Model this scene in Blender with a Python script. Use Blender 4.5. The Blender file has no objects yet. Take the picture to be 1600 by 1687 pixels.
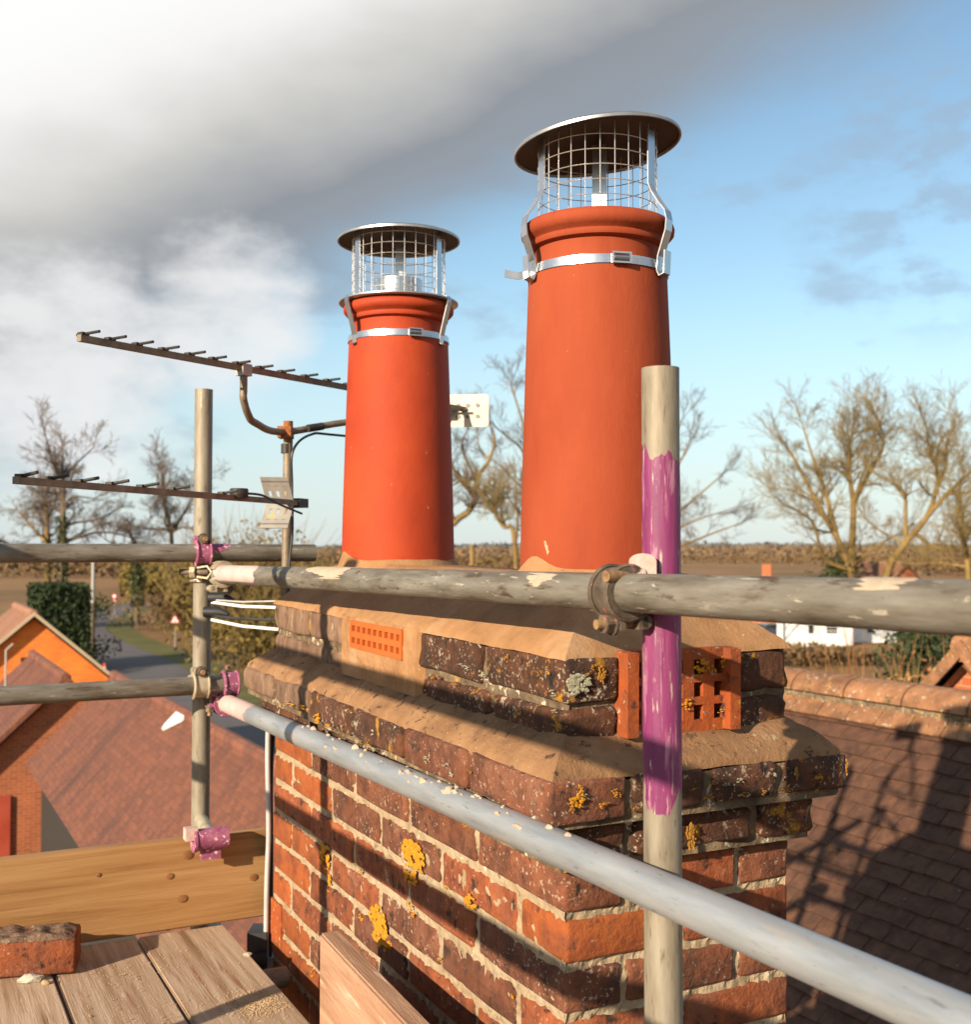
import bpy, bmesh, math, random
from mathutils import Vector, Matrix, noise as mnoise
R = math.radians
random.seed(7)
sc = bpy.context.scene
col = sc.collection

# ------------------------------------------------------------------ camera
EYE = 8.0                     # eye height above the ground
F = 1900.0                    # focal length in pixels of the 1600 px wide photograph
PITCH = math.atan(64.5 / F)
cam_d = bpy.data.cameras.new('camera')
cam = bpy.data.objects.new('camera', cam_d)
col.objects.link(cam)
cam.location = (0, 0, EYE)
cam.rotation_euler = (R(90) + PITCH, 0, 0)
cam_d.sensor_fit = 'HORIZONTAL'
cam_d.sensor_width = 36.0
cam_d.lens = 36.0 * F / 1600.0
cam_d.clip_start = 0.05
cam_d.clip_end = 9000
cam_d.dof.use_dof = True
cam_d.dof.focus_distance = 1.95
cam_d.dof.aperture_fstop = 8.0
sc.camera = cam

# ------------------------------------------------------------------ sun and sky
SUN_EL = R(20.0)
SUN_H = Vector((-0.625, -0.780, 0)).normalized()
TO_SUN = Vector((SUN_H.x * math.cos(SUN_EL), SUN_H.y * math.cos(SUN_EL), math.sin(SUN_EL)))
sun_d = bpy.data.lights.new('sun', 'SUN')
sun_d.energy = 5.0
sun_d.angle = R(0.55)
sun_d.color = (1.0, 0.82, 0.60)
sun = bpy.data.objects.new('sun', sun_d)
col.objects.link(sun)
sun.location = (-30, -40, 40)
sun.rotation_euler = TO_SUN.to_track_quat('Z', 'Y').to_euler()

world = bpy.data.worlds.new('World')
sc.world = world
world.use_nodes = True
wn, wl = world.node_tree.nodes, world.node_tree.links
wn.clear()


def wnode(t, **kw):
    n = wn.new(t)
    for k, v in kw.items():
        setattr(n, k, v)
    return n


def wmath(op, a, b=None, clamp=False):
    n = wnode('ShaderNodeMath', operation=op)
    n.use_clamp = clamp
    for i, v in enumerate((a, b)):
        if v is None:
            continue
        if isinstance(v, (int, float)):
            n.inputs[i].default_value = v
        else:
            wl.new(v, n.inputs[i])
    return n.outputs[0]


def wramp(v, stops, interp='EASE'):
    n = wnode('ShaderNodeValToRGB')
    n.color_ramp.interpolation = interp
    e = n.color_ramp.elements
    e[0].position, e[0].color = stops[0][0], (*stops[0][1], 1)
    e[1].position, e[1].color = stops[-1][0], (*stops[-1][1], 1)
    for p, c in stops[1:-1]:
        x = e.new(p)
        x.color = (*c, 1)
    wl.new(v, n.inputs[0])
    return n.outputs[0]


def wmap(v, a, b, c=0.0, d=1.0):
    n = wnode('ShaderNodeMapRange')
    n.interpolation_type = 'SMOOTHSTEP'
    wl.new(v, n.inputs[0])
    for i, x in zip((1, 2, 3, 4), (a, b, c, d)):
        n.inputs[i].default_value = x
    return n.outputs[0]


def wmix(f, a, b):
    n = wnode('ShaderNodeMix', data_type='RGBA')
    wl.new(f, n.inputs[0])
    for i, v in ((6, a), (7, b)):
        if isinstance(v, tuple):
            n.inputs[i].default_value = (*v, 1)
        else:
            wl.new(v, n.inputs[i])
    return n.outputs[2]


tc = wnode('ShaderNodeTexCoord')
nrm = wnode('ShaderNodeVectorMath', operation='NORMALIZE')
wl.new(tc.outputs['Generated'], nrm.inputs[0])
DIR = nrm.outputs[0]


def wdot(v):
    n = wnode('ShaderNodeVectorMath', operation='DOT_PRODUCT')
    wl.new(DIR, n.inputs[0])
    n.inputs[1].default_value = v
    return n.outputs['Value']


def wnoise(scale, detail, rough=0.55, stretch=(1, 1, 1.8), off=(0, 0, 0)):
    m = wnode('ShaderNodeMapping')
    m.inputs['Scale'].default_value = stretch
    m.inputs['Location'].default_value = off
    wl.new(DIR, m.inputs['Vector'])
    n = wnode('ShaderNodeTexNoise')
    n.inputs['Scale'].default_value = scale
    n.inputs['Detail'].default_value = detail
    n.inputs['Roughness'].default_value = rough
    wl.new(m.outputs[0], n.inputs['Vector'])
    return n.outputs[0]


sky = wnode('ShaderNodeTexSky', sky_type='NISHITA')
sky.sun_disc = False
sky.sun_elevation = SUN_EL
sky.sun_rotation = math.atan2(TO_SUN.x, TO_SUN.y)
sky.altitude = 60
sky.air_density = 1.0
sky.dust_density = 0.4
sky.ozone_density = 1.2
SKY_STRENGTH = 0.075
CL = 6.67                         # cloud colours below are given as picture values at this exposure
_pa, _pb = Vector((-0.421, 1, 0.118)), Vector((0.35, 1, 0.478))
d_bank = wdot(_pb.cross(_pa).normalized())
n_big = wnoise(2.6, 3, 0.45)
n_mid = wnoise(7.0, 6, 0.55, (1, 1, 2.4), (3.1, 1.7, 0.4))
n_fine = wnoise(15, 8, 0.6, (1, 1, 2.0), (7.3, 2.2, 5.1))
nb = wmath('MULTIPLY', wmath('SUBTRACT', n_big, 0.5), 0.10)
nm = wmath('MULTIPLY', wmath('SUBTRACT', n_mid, 0.5), 0.055)
dd = wmath('ADD', wmath('ADD', d_bank, nb), nm)
bank = wmap(dd, -0.055, 0.045)
breakup = wmap(wmath('ADD', d_bank, wmath('MULTIPLY', n_mid, 0.35)), 0.46, 0.66, 1.0, 0.12)
bank = wmath('MULTIPLY', bank, breakup)
bank_col = wramp(wmap(dd, -0.05, 0.27), [(0.0, (0.31 * CL, 0.38 * CL, 0.46 * CL)), (0.30, (0.30 * CL, 0.325 * CL, 0.36 * CL)),
                                         (0.58, (0.60 * CL, 0.595 * CL, 0.575 * CL)), (0.86, (0.93 * CL, 0.92 * CL, 0.90 * CL)), (1.0, (1.0 * CL, 1.0 * CL, 0.98 * CL))], 'LINEAR')
# sunlit cumulus lying low under the bank
d_c = wdot(Vector((-0.375, 1.0, 0.160)).normalized())
d_c2 = wdot(Vector((-0.225, 1.0, 0.202)).normalized())
puff = wmath('MAXIMUM', wmap(d_c, 0.9895, 0.9997), wmath('MULTIPLY', wmap(d_c2, 0.9945, 0.9998), 0.95))
puff = wmap(wmath('ADD', puff, wmath('MULTIPLY', wmath('SUBTRACT', n_fine, 0.5), 1.25)), 0.22, 1.15)
wisp = wmath('MULTIPLY', wmap(n_mid, 0.55, 0.70), 0.6)
wisp = wmath('MULTIPLY', wisp, wmap(wmath('ABSOLUTE', wdot((0, 0, 1))), 0.02, 0.1))
d_w = wdot(Vector((0.40, 1.0, 0.322)).normalized())
wisp2 = wmath('MULTIPLY', wmap(d_w, 0.990, 0.9992), wmap(n_fine, 0.44, 0.62))
wisp = wmath('MAXIMUM', wisp, wmath('MULTIPLY', wisp2, 0.6))
lowhaze = wmap(wdot((0, 0, 1)), 0.0, 0.25, 0.78, 0.0)

sky_c = wnode('ShaderNodeMix', data_type='RGBA', blend_type='MULTIPLY')
sky_c.inputs[0].default_value = 1.0
wl.new(sky.outputs[0], sky_c.inputs[6])
sky_c.inputs[7].default_value = (1.06, 1.15, 1.10, 1)
c = sky_c.outputs[2]
c = wmix(lowhaze, c, (0.62 * CL, 0.71 * CL, 0.80 * CL))
c = wmix(wisp, c, (0.36 * CL, 0.47 * CL, 0.60 * CL))
c = wmix(bank, c, bank_col)
c = wmix(wmath('MULTIPLY', puff, 0.86), c, (0.90 * CL, 0.90 * CL, 0.90 * CL))
bg = wnode('ShaderNodeBackground')
bg.inputs['Strength'].default_value = SKY_STRENGTH
wl.new(c, bg.inputs['Color'])
wo = wnode('ShaderNodeOutputWorld')
wl.new(bg.outputs[0], wo.inputs['Surface'])

sc.view_settings.view_transform = 'Standard'
sc.view_settings.look = 'None'
sc.view_settings.exposure = 1.0
sc.view_settings.gamma = 1.0
sc.view_settings.use_curve_mapping = False
sc.render.engine = 'CYCLES'

# ------------------------------------------------------------------ directions of the place
VT = 982.0 / F
A = Vector((-VT, 1, 0)).normalized()        # along the stack, away
B = Vector((A.y, -A.x, 0))                  # across, to the right
YAW = math.atan2(B.y, B.x)
UP = Vector((0, 0, 1))
cp, sp = math.cos(PITCH), math.sin(PITCH)


def P(px, py, Y):
    """point on the pixel's ray at ground distance Y ahead"""
    x = (px - 800) / F
    y = -(py - 843.5) / F
    d = Vector((x, cp - y * sp, sp + y * cp))
    d *= Y / d.y
    return Vector((d.x, d.y, EYE + d.z))


def G(px, py, z=0.0):
    """point where the pixel's ray meets height z"""
    p = P(px, py, 1.0) - Vector((0, 0, EYE))
    k = (z - EYE) / p.z
    return Vector((p.x * k, p.y * k, z))


def pix(p):
    d = p - Vector((0, 0, EYE))
    z = d.y * cp + d.z * sp
    y = -d.y * sp + d.z * cp
    return 800 + F * d.x / z, 843.5 - F * y / z


def W(q, t, h):
    v = B * q + A * t
    return Vector((v.x, v.y, EYE + h))


# ------------------------------------------------------------------ materials
MATS = {}


def mat(name, stops, scale=6.0, detail=6, rough=0.8, metal=0.0, bump=0.3, bscale=None, bdist=0.004,
        rnd=0.0, specks=(), coord='Object', stretch=(1, 1, 1), spec=0.4, rrange=0.15, rand_stops=None, ndist=0.0):
    m = bpy.data.materials.new(name)
    m.use_nodes = True
    n, l = m.node_tree.nodes, m.node_tree.links
    b = n['Principled BSDF']
    tcn = n.new('ShaderNodeTexCoord')
    oi = n.new('ShaderNodeObjectInfo')
    mp = n.new('ShaderNodeMapping')
    mp.inputs['Scale'].default_value = stretch
    l.new(tcn.outputs[coord], mp.inputs['Vector'])
    va = n.new('ShaderNodeVectorMath')
    va.operation = 'ADD'
    sm = n.new('ShaderNodeVectorMath')
    sm.operation = 'SCALE'
    sm.inputs[0].default_value = (37.1, 91.7, 53.3)
    l.new(oi.outputs['Random'], sm.inputs['Scale'])
    l.new(mp.outputs[0], va.inputs[0])
    l.new(sm.outputs[0], va.inputs[1])
    vec = va.outputs[0]

    def nz(s, d, r=0.6, dist=0.0):
        t = n.new('ShaderNodeTexNoise')
        t.inputs['Scale'].default_value = s
        t.inputs['Detail'].default_value = d
        t.inputs['Roughness'].default_value = r
        t.inputs['Distortion'].default_value = dist
        l.new(vec, t.inputs['Vector'])
        return t.outputs[0]

    def ramp(v, st):
        rr = n.new('ShaderNodeValToRGB')
        e = rr.color_ramp.elements
        e[0].position, e[0].color = st[0][0], (*st[0][1], 1)
        e[1].position, e[1].color = st[-1][0], (*st[-1][1], 1)
        for p, c_ in st[1:-1]:
            x = e.new(p)
            x.color = (*c_, 1)
        l.new(v, rr.inputs[0])
        return rr.outputs[0]

    base = nz(scale, detail, dist=ndist)
    cc = ramp(base, stops)
    if rand_stops:
        rc = ramp(oi.outputs['Random'], rand_stops)
        mx = n.new('ShaderNodeMix')
        mx.data_type = 'RGBA'
        mx.blend_type = 'MULTIPLY'
        mx.inputs[0].default_value = 1
        l.new(cc, mx.inputs[6])
        l.new(rc, mx.inputs[7])
        cc = mx.outputs[2]
    if rnd:
        hs = n.new('ShaderNodeHueSaturation')
        mr = n.new('ShaderNodeMapRange')
        l.new(oi.outputs['Random'], mr.inputs[0])
        mr.inputs[3].default_value = 1 - rnd
        mr.inputs[4].default_value = 1 + rnd
        l.new(mr.outputs[0], hs.inputs['Value'])
        l.new(cc, hs.inputs['Color'])
        cc = hs.outputs[0]
    for s in specks:
        ss, lo, hi, c_ = s[:4]
        f = nz(ss, s[4] if len(s) > 4 else 4, 0.65, 0.3)
        mr = n.new('ShaderNodeMapRange')
        l.new(f, mr.inputs[0])
        mr.inputs[1].default_value = lo
        mr.inputs[2].default_value = hi
        fac = mr.outputs[0]
        if len(s) > 5:                    # gathered in larger patches
            g = nz(s[5], 2)
            mg = n.new('ShaderNodeMapRange')
            l.new(g, mg.inputs[0])
            mg.inputs[1].default_value = s[6]
            mg.inputs[2].default_value = s[6] + 0.1
            mu = n.new('ShaderNodeMath')
            mu.operation = 'MULTIPLY'
            l.new(fac, mu.inputs[0])
            l.new(mg.outputs[0], mu.inputs[1])
            fac = mu.outputs[0]
        mx = n.new('ShaderNodeMix')
        mx.data_type = 'RGBA'
        l.new(fac, mx.inputs[0])
        l.new(cc, mx.inputs[6])
        mx.inputs[7].default_value = (*c_, 1)
        cc = mx.outputs[2]
    l.new(cc, b.inputs['Base Color'])
    b.inputs['Metallic'].default_value = metal
    b.inputs['Specular IOR Level'].default_value = spec
    mr = n.new('ShaderNodeMapRange')
    l.new(base, mr.inputs[0])
    mr.inputs[3].default_value = max(0.02, rough - rrange)
    mr.inputs[4].default_value = min(1, rough + rrange)
    l.new(mr.outputs[0], b.inputs['Roughness'])
    if bump:
        bp = n.new('ShaderNodeBump')
        bp.inputs['Strength'].default_value = bump
        bp.inputs['Distance'].default_value = bdist
        l.new(nz(bscale or scale * 4, 8, 0.65), bp.inputs['Height'])
        l.new(bp.outputs[0], b.inputs['Normal'])
    MATS[name] = m
    return m


M = MATS
WHT = (0.62, 0.57, 0.48)
YEL = (0.62, 0.25, 0.012)
mat('brick_orange', [(0.28, (0.1105, 0.0289, 0.0102)), (0.45, (0.2040, 0.0510, 0.0127)), (0.6, (0.2635, 0.0697, 0.0153)), (0.76, (0.1700, 0.0510, 0.0187))], 20, 10, 0.93, bump=1.0, bscale=100, bdist=0.004, rnd=0.2,
    specks=[(9, 0.55, 0.70, (0.14, 0.042, 0.02)), (110, 0.68, 0.72, (0.34, 0.25, 0.18)), (30, 0.62, 0.70, (0.05, 0.024, 0.016))])
mat('brick_brown', [(0.28, (0.0468, 0.0198, 0.0117)), (0.43, (0.1035, 0.0360, 0.0180)), (0.58, (0.1620, 0.0540, 0.0252)), (0.75, (0.2160, 0.0828, 0.0414))], 24, 10, 0.94, bump=1.3, bscale=80, bdist=0.005, rnd=0.22,
    specks=[(7, 0.52, 0.70, (0.19, 0.080, 0.046)), (130, 0.59, 0.63, (0.36, 0.27, 0.20), 5, 9, 0.46), (42, 0.65, 0.68, (0.40, 0.33, 0.25), 8, 7, 0.55), (36, 0.60, 0.68, (0.026, 0.014, 0.010)), (12, 0.62, 0.72, (0.035, 0.019, 0.013))])
mat('brick_red', [(0.28, (0.075, 0.024, 0.012)), (0.43, (0.165, 0.044, 0.016)), (0.58, (0.235, 0.064, 0.021)), (0.75, (0.29, 0.10, 0.042))], 22, 10, 0.94, bump=1.3, bscale=80, bdist=0.005, rnd=0.22,
    specks=[(7, 0.52, 0.70, (0.20, 0.075, 0.040)), (130, 0.60, 0.64, (0.36, 0.27, 0.20), 5, 9, 0.48), (42, 0.66, 0.69, (0.40, 0.33, 0.25), 8, 7, 0.56), (30, 0.58, 0.67, (0.032, 0.016, 0.011)), (11, 0.62, 0.72, (0.05, 0.022, 0.014))])
mat('brick_sooty', [(0.28, (0.0153, 0.0082, 0.0056)), (0.43, (0.0467, 0.0189, 0.0096)), (0.58, (0.0892, 0.0328, 0.0152)), (0.75, (0.1445, 0.0541, 0.0240))], 20, 10, 0.96, bump=1.5, bscale=70, bdist=0.006, rnd=0.2,
    specks=[(60, 0.575, 0.62, (0.38, 0.33, 0.26), 7, 10, 0.47), (24, 0.58, 0.63, (0.34, 0.16, 0.012), 8, 6, 0.50), (150, 0.60, 0.64, (0.40, 0.34, 0.26), 4, 9, 0.45), (20, 0.60, 0.68, (0.010, 0.008, 0.006)), (8, 0.60, 0.72, (0.13, 0.045, 0.018))])
mat('brick_pale', [(0.28, (0.080, 0.045, 0.028)), (0.45, (0.15, 0.086, 0.054)), (0.6, (0.20, 0.124, 0.080)), (0.75, (0.27, 0.185, 0.125))], 20, 10, 0.96, bump=1.4, bscale=80, bdist=0.005, rnd=0.15, stretch=(1.6, 1.6, 0.7),
    specks=[(60, 0.60, 0.66, (0.36, 0.31, 0.24), 7, 10, 0.48), (28, 0.62, 0.67, (0.36, 0.17, 0.015), 8, 6, 0.54), (16, 0.60, 0.70, (0.04, 0.026, 0.017)), (140, 0.66, 0.70, (0.04, 0.026, 0.018))])
mat('mortar_joint', [(0.3, (0.2228, 0.1591, 0.0924)), (0.5, (0.3076, 0.2334, 0.1468)), (0.72, (0.3501, 0.2811, 0.1957))], 20, 8, 0.95, bump=1.2, bscale=90, bdist=0.004,
    specks=[(60, 0.60, 0.68, (0.16, 0.12, 0.075)), (35, 0.66, 0.72, (0.60, 0.56, 0.50))])
mat('mortar_render', [(0.28, (0.1794, 0.0862, 0.0337)), (0.45, (0.2638, 0.1380, 0.0583)), (0.6, (0.3112, 0.1703, 0.0786)), (0.75, (0.3692, 0.2209, 0.1122))], 9, 10, 0.97, bump=0.7, bscale=150, bdist=0.003,
    specks=[(120, 0.66, 0.70, (0.42, 0.31, 0.20)), (16, 0.60, 0.74, (0.19, 0.095, 0.04)), (90, 0.68, 0.71, (0.09, 0.045, 0.022)), (5, 0.58, 0.68, (0.33, 0.20, 0.105))])
mat('mortar_ledge', [(0.28, (0.1288, 0.0650, 0.0291)), (0.45, (0.2128, 0.1120, 0.0515)), (0.6, (0.2632, 0.1456, 0.0694)), (0.75, (0.3248, 0.1904, 0.0952))], 11, 10, 0.98, bump=1.0, bscale=120, bdist=0.004,
    specks=[(45, 0.60, 0.66, (0.055, 0.032, 0.018)), (120, 0.66, 0.70, (0.36, 0.27, 0.17)), (7, 0.58, 0.70, (0.13, 0.068, 0.032)), (26, 0.66, 0.70, (0.30, 0.24, 0.16))])
mat('terracotta', [(0.28, (0.2150, 0.0208, 0.0051)), (0.5, (0.3096, 0.0360, 0.0076)), (0.72, (0.3612, 0.0544, 0.0119))], 4.5, 9, 0.72, bump=0.35, bscale=60, bdist=0.002, rnd=0.0,
    specks=[(60, 0.72, 0.74, (0.46, 0.24, 0.14)), (34, 0.74, 0.76, (0.08, 0.02, 0.01)), (5, 0.58, 0.72, (0.24, 0.022, 0.005))], stretch=(1, 1, 0.6), spec=0.3)
mat('mortar_old', [(0.3, (0.0585, 0.0406, 0.0250)), (0.5, (0.1326, 0.0936, 0.0562)), (0.72, (0.2652, 0.1950, 0.1170))], 22, 8, 0.95, bump=1.4, bscale=90, bdist=0.005,
    specks=[(50, 0.60, 0.66, (0.50, 0.44, 0.33)), (24, 0.58, 0.64, (0.55, 0.27, 0.02), 5, 5, 0.50)])
mat('black_boards', [(0.3, (0.012, 0.011, 0.010)), (0.7, (0.03, 0.026, 0.022))], 4, 6, 0.8, bump=0.5, bscale=6, stretch=(6, 6, 0.4))
mat('terracotta_weathered', [(0.28, (0.1720, 0.0259, 0.0079)), (0.5, (0.2400, 0.0403, 0.0130)), (0.72, (0.2800, 0.0576, 0.0216))], 5, 10, 0.8, bump=0.5, bscale=70, bdist=0.002,
    specks=[(3, 0.50, 0.80, (0.29, 0.070, 0.030)), (60, 0.71, 0.73, (0.44, 0.27, 0.17)), (34, 0.71, 0.735, (0.08, 0.02, 0.012)), (9, 0.60, 0.76, (0.20, 0.032, 0.011)), (120, 0.66, 0.72, (0.22, 0.040, 0.014))], stretch=(1, 1, 0.35), spec=0.25)
mat('dark_steel', [(0.3, (0.035, 0.024, 0.018)), (0.7, (0.075, 0.05, 0.036))], 12, 6, 0.6, metal=0.5, bump=0.1)  # cowl cap undersides: tarnish plus their dark reflection put into the colour
mat('terracotta_new', [(0.3, (0.3978, 0.0796, 0.0119)), (0.7, (0.4641, 0.1061, 0.0186))], 8, 4, 0.75, bump=0.2)
mat('terracotta_old', [(0.3, (0.2089, 0.0423, 0.0074)), (0.5, (0.2884, 0.0597, 0.0100)), (0.75, (0.1094, 0.0348, 0.0149))], 14, 6, 0.9, bump=0.8, bscale=90,
    specks=[(26, 0.57, 0.63, (0.34, 0.15, 0.012), 7, 12, 0.48), (60, 0.62, 0.68, (0.36, 0.31, 0.25)), (18, 0.60, 0.68, (0.05, 0.02, 0.012))])
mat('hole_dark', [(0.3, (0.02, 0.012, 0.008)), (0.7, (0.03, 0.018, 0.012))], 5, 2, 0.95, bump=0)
mat('lichen_yellow', [(0.3, (0.4352, 0.1685, 0.0056)), (0.6, (0.5616, 0.2527, 0.0084)), (0.75, (0.3510, 0.1404, 0.0070))], 60, 6, 0.95, bump=1.5, bscale=160, bdist=0.004)
mat('lichen_grey', [(0.3, (0.2808, 0.2730, 0.1872)), (0.7, (0.4056, 0.3900, 0.2808))], 70, 6, 0.95, bump=1.5, bscale=160, bdist=0.004)
mat('lichen_ochre', [(0.3, (0.2785, 0.1260, 0.0133)), (0.7, (0.3845, 0.1856, 0.0199))], 60, 6, 0.95, bump=1.2, bscale=160)
mat('galvanised', [(0.3, (0.2567, 0.2852, 0.3137)), (0.5, (0.3280, 0.3565, 0.3850)), (0.7, (0.3850, 0.4064, 0.4278))], 14, 8, 0.5, metal=0.55, bump=0.2, bscale=60, bdist=0.002,
    specks=[(45, 0.62, 0.70, (0.20, 0.20, 0.20)), (16, 0.60, 0.70, (0.40, 0.37, 0.33)), (80, 0.68, 0.72, (0.14, 0.13, 0.12))], stretch=(3, 3, 0.45))
mat('weathered_steel', [(0.28, (0.0675, 0.0551, 0.0408)), (0.45, (0.1440, 0.1283, 0.1020)), (0.6, (0.1935, 0.1805, 0.1530)), (0.76, (0.2700, 0.2565, 0.2244))], 16, 9, 0.6, metal=0.3, bump=0.5, bscale=60, bdist=0.003,
    specks=[(26, 0.58, 0.68, (0.075, 0.052, 0.034)), (50, 0.64, 0.69, (0.38, 0.34, 0.28)), (9, 0.62, 0.74, (0.11, 0.08, 0.055))], stretch=(2.6, 2.6, 0.5))
mat('post_steel', [(0.28, (0.1346, 0.1087, 0.0763)), (0.5, (0.2257, 0.1965, 0.1481)), (0.72, (0.2851, 0.2592, 0.2109))], 14, 9, 0.6, metal=0.25, bump=0.35, bscale=60, bdist=0.002,
    specks=[(40, 0.60, 0.70, (0.13, 0.10, 0.065)), (70, 0.67, 0.71, (0.05, 0.04, 0.03)), (20, 0.64, 0.72, (0.38, 0.34, 0.28))], stretch=(2.6, 2.6, 0.5))
mat('purple_paint', [(0.28, (0.0990, 0.0108, 0.0630)), (0.5, (0.1665, 0.0234, 0.0945)), (0.72, (0.2250, 0.0540, 0.1305))], 12, 9, 0.5, bump=0.3, bscale=60,
    specks=[(26, 0.56, 0.66, (0.33, 0.15, 0.22)), (44, 0.60, 0.66, (0.34, 0.29, 0.23)), (90, 0.66, 0.70, (0.40, 0.34, 0.28)), (60, 0.66, 0.72, (0.07, 0.01, 0.05))], stretch=(3.4, 3.4, 0.32))
mat('pink_paint', [(0.3, (0.4111, 0.2652, 0.2519)), (0.6, (0.4906, 0.3647, 0.3448))], 14, 6, 0.7, bump=0.2, specks=[(60, 0.64, 0.70, (0.42, 0.34, 0.28))])
mat('magenta_paint', [(0.3, (0.1950, 0.0390, 0.1014)), (0.6, (0.2808, 0.0858, 0.1560))], 30, 6, 0.65, bump=0.3, specks=[(110, 0.58, 0.64, (0.62, 0.48, 0.48))])
mat('coupler_steel', [(0.3, (0.0585, 0.0429, 0.0328)), (0.5, (0.1170, 0.0897, 0.0663)), (0.72, (0.2028, 0.1560, 0.1170))], 40, 6, 0.7, metal=0.4, bump=0.5, bscale=120, bdist=0.002,
    specks=[(60, 0.62, 0.68, (0.40, 0.14, 0.13))])
mat('coupler_pink', [(0.3, (0.3900, 0.2652, 0.2262)), (0.6, (0.5148, 0.3744, 0.3276))], 40, 6, 0.75, bump=0.4, bscale=120, specks=[(70, 0.60, 0.68, (0.42, 0.36, 0.26))])
mat('coupler_zinc', [(0.3, (0.3432, 0.2886, 0.1950)), (0.6, (0.4680, 0.4056, 0.2964))], 40, 6, 0.55, metal=0.4, bump=0.4, bscale=120, specks=[(60, 0.6, 0.68, (0.14, 0.11, 0.08))])
mat('rusty_bolt', [(0.3, (0.1560, 0.0858, 0.0468)), (0.6, (0.3276, 0.2028, 0.1014))], 60, 6, 0.7, metal=0.4, bump=0.4)
mat('mortar_splash', [(0.3, (0.3384, 0.2683, 0.1925)), (0.7, (0.4201, 0.3500, 0.2683))], 60, 6, 0.95, bump=0.8, bscale=150)
mat('stainless', [(0.3, (0.4320, 0.4464, 0.4680)), (0.7, (0.5472, 0.5616, 0.5760))], 12, 4, 0.30, metal=0.95, bump=0.05, bscale=40)
mat('stainless_brushed', [(0.3, (0.34, 0.34, 0.34)), (0.7, (0.46, 0.46, 0.46))], 16, 6, 0.42, metal=0.9, bump=0.1, bscale=60, specks=[(50, 0.7, 0.75, (0.4, 0.36, 0.30))])
mat('wire_steel', [(0.3, (0.62, 0.58, 0.55)), (0.7, (0.78, 0.74, 0.70))], 20, 2, 0.35, metal=0.8, bump=0)
mat('aerial_alloy', [(0.3, (0.1248, 0.0975, 0.0663)), (0.5, (0.1872, 0.1521, 0.1092)), (0.7, (0.2574, 0.2106, 0.1560))], 30, 6, 0.6, metal=0.4, bump=0.2, specks=[(40, 0.66, 0.72, (0.25, 0.09, 0.02))])
mat('aerial_dark', [(0.3, (0.015, 0.014, 0.013)), (0.7, (0.035, 0.03, 0.027))], 30, 4, 0.55, bump=0.1)
mat('aerial_rust', [(0.3, (0.1560, 0.0429, 0.0156)), (0.5, (0.2808, 0.1014, 0.0234)), (0.7, (0.0780, 0.0351, 0.0234))], 60, 6, 0.85, bump=0.6)
mat('plate_grey', [(0.3, (0.2808, 0.2691, 0.2457)), (0.7, (0.3627, 0.3510, 0.3217))], 30, 4, 0.6, metal=0.2, bump=0.1, specks=[(30, 0.64, 0.72, (0.42, 0.38, 0.14))])
mat('plate_cream', [(0.3, (0.5460, 0.4836, 0.3588)), (0.7, (0.6396, 0.5850, 0.4680))], 20, 4, 0.6, bump=0.1)
mat('cable_grey', [(0.3, (0.3245, 0.3245, 0.3245)), (0.7, (0.4118, 0.4118, 0.4056))], 20, 4, 0.55, bump=0.1)
mat('cable_black', [(0.3, (0.012, 0.013, 0.015)), (0.7, (0.03, 0.032, 0.035))], 20, 4, 0.5, bump=0.1)
mat('new_board', [(0.28, (0.1915, 0.0864, 0.0242)), (0.45, (0.2873, 0.1482, 0.0511)), (0.6, (0.3431, 0.1935, 0.0789)), (0.75, (0.3830, 0.2387, 0.1115))], 3.2, 10, 0.8, bump=0.4, bscale=26, bdist=0.003, stretch=(0.4, 13, 13), ndist=0.9,
    specks=[(3.0, 0.62, 0.76, (0.26, 0.11, 0.03)), (40, 0.68, 0.73, (0.18, 0.08, 0.025))])
mat('old_board', [(0.28, (0.1760, 0.0997, 0.0530)), (0.45, (0.3520, 0.2422, 0.1581)), (0.6, (0.4400, 0.3277, 0.2346)), (0.75, (0.5104, 0.4085, 0.3162))], 3.5, 10, 0.85, bump=0.5, bscale=26, bdist=0.003, rnd=0.12, stretch=(0.55, 11, 11), ndist=0.7,
    specks=[(5, 0.58, 0.72, (0.22, 0.105, 0.05)), (50, 0.64, 0.70, (0.15, 0.07, 0.035)), (8, 0.64, 0.70, (0.55, 0.45, 0.34))])
mat('pink_board', [(0.28, (0.2016, 0.1025, 0.0546)), (0.45, (0.3024, 0.1681, 0.1008)), (0.6, (0.3612, 0.2173, 0.1386)), (0.75, (0.4200, 0.2829, 0.1974))], 4.0, 10, 0.88, bump=0.6, bscale=26, bdist=0.004, stretch=(0.7, 11, 9), ndist=0.8,
    specks=[(50, 0.64, 0.70, (0.17, 0.085, 0.042)), (6, 0.60, 0.70, (0.50, 0.40, 0.30)), (11, 0.64, 0.72, (0.26, 0.13, 0.065))])
mat('knot', [(0.3, (0.1482, 0.0585, 0.0172)), (0.7, (0.2574, 0.1170, 0.0351))], 80, 4, 0.8, bump=0.2)
mat('stone_chip', [(0.3, (0.3510, 0.3276, 0.2652)), (0.7, (0.4836, 0.4524, 0.3744))], 40, 4, 0.9, bump=0.6)
mat('grit', [(0.3, (0.3432, 0.2340, 0.1248)), (0.7, (0.4680, 0.3432, 0.2106))], 40, 4, 0.95, bump=0.4)
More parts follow.
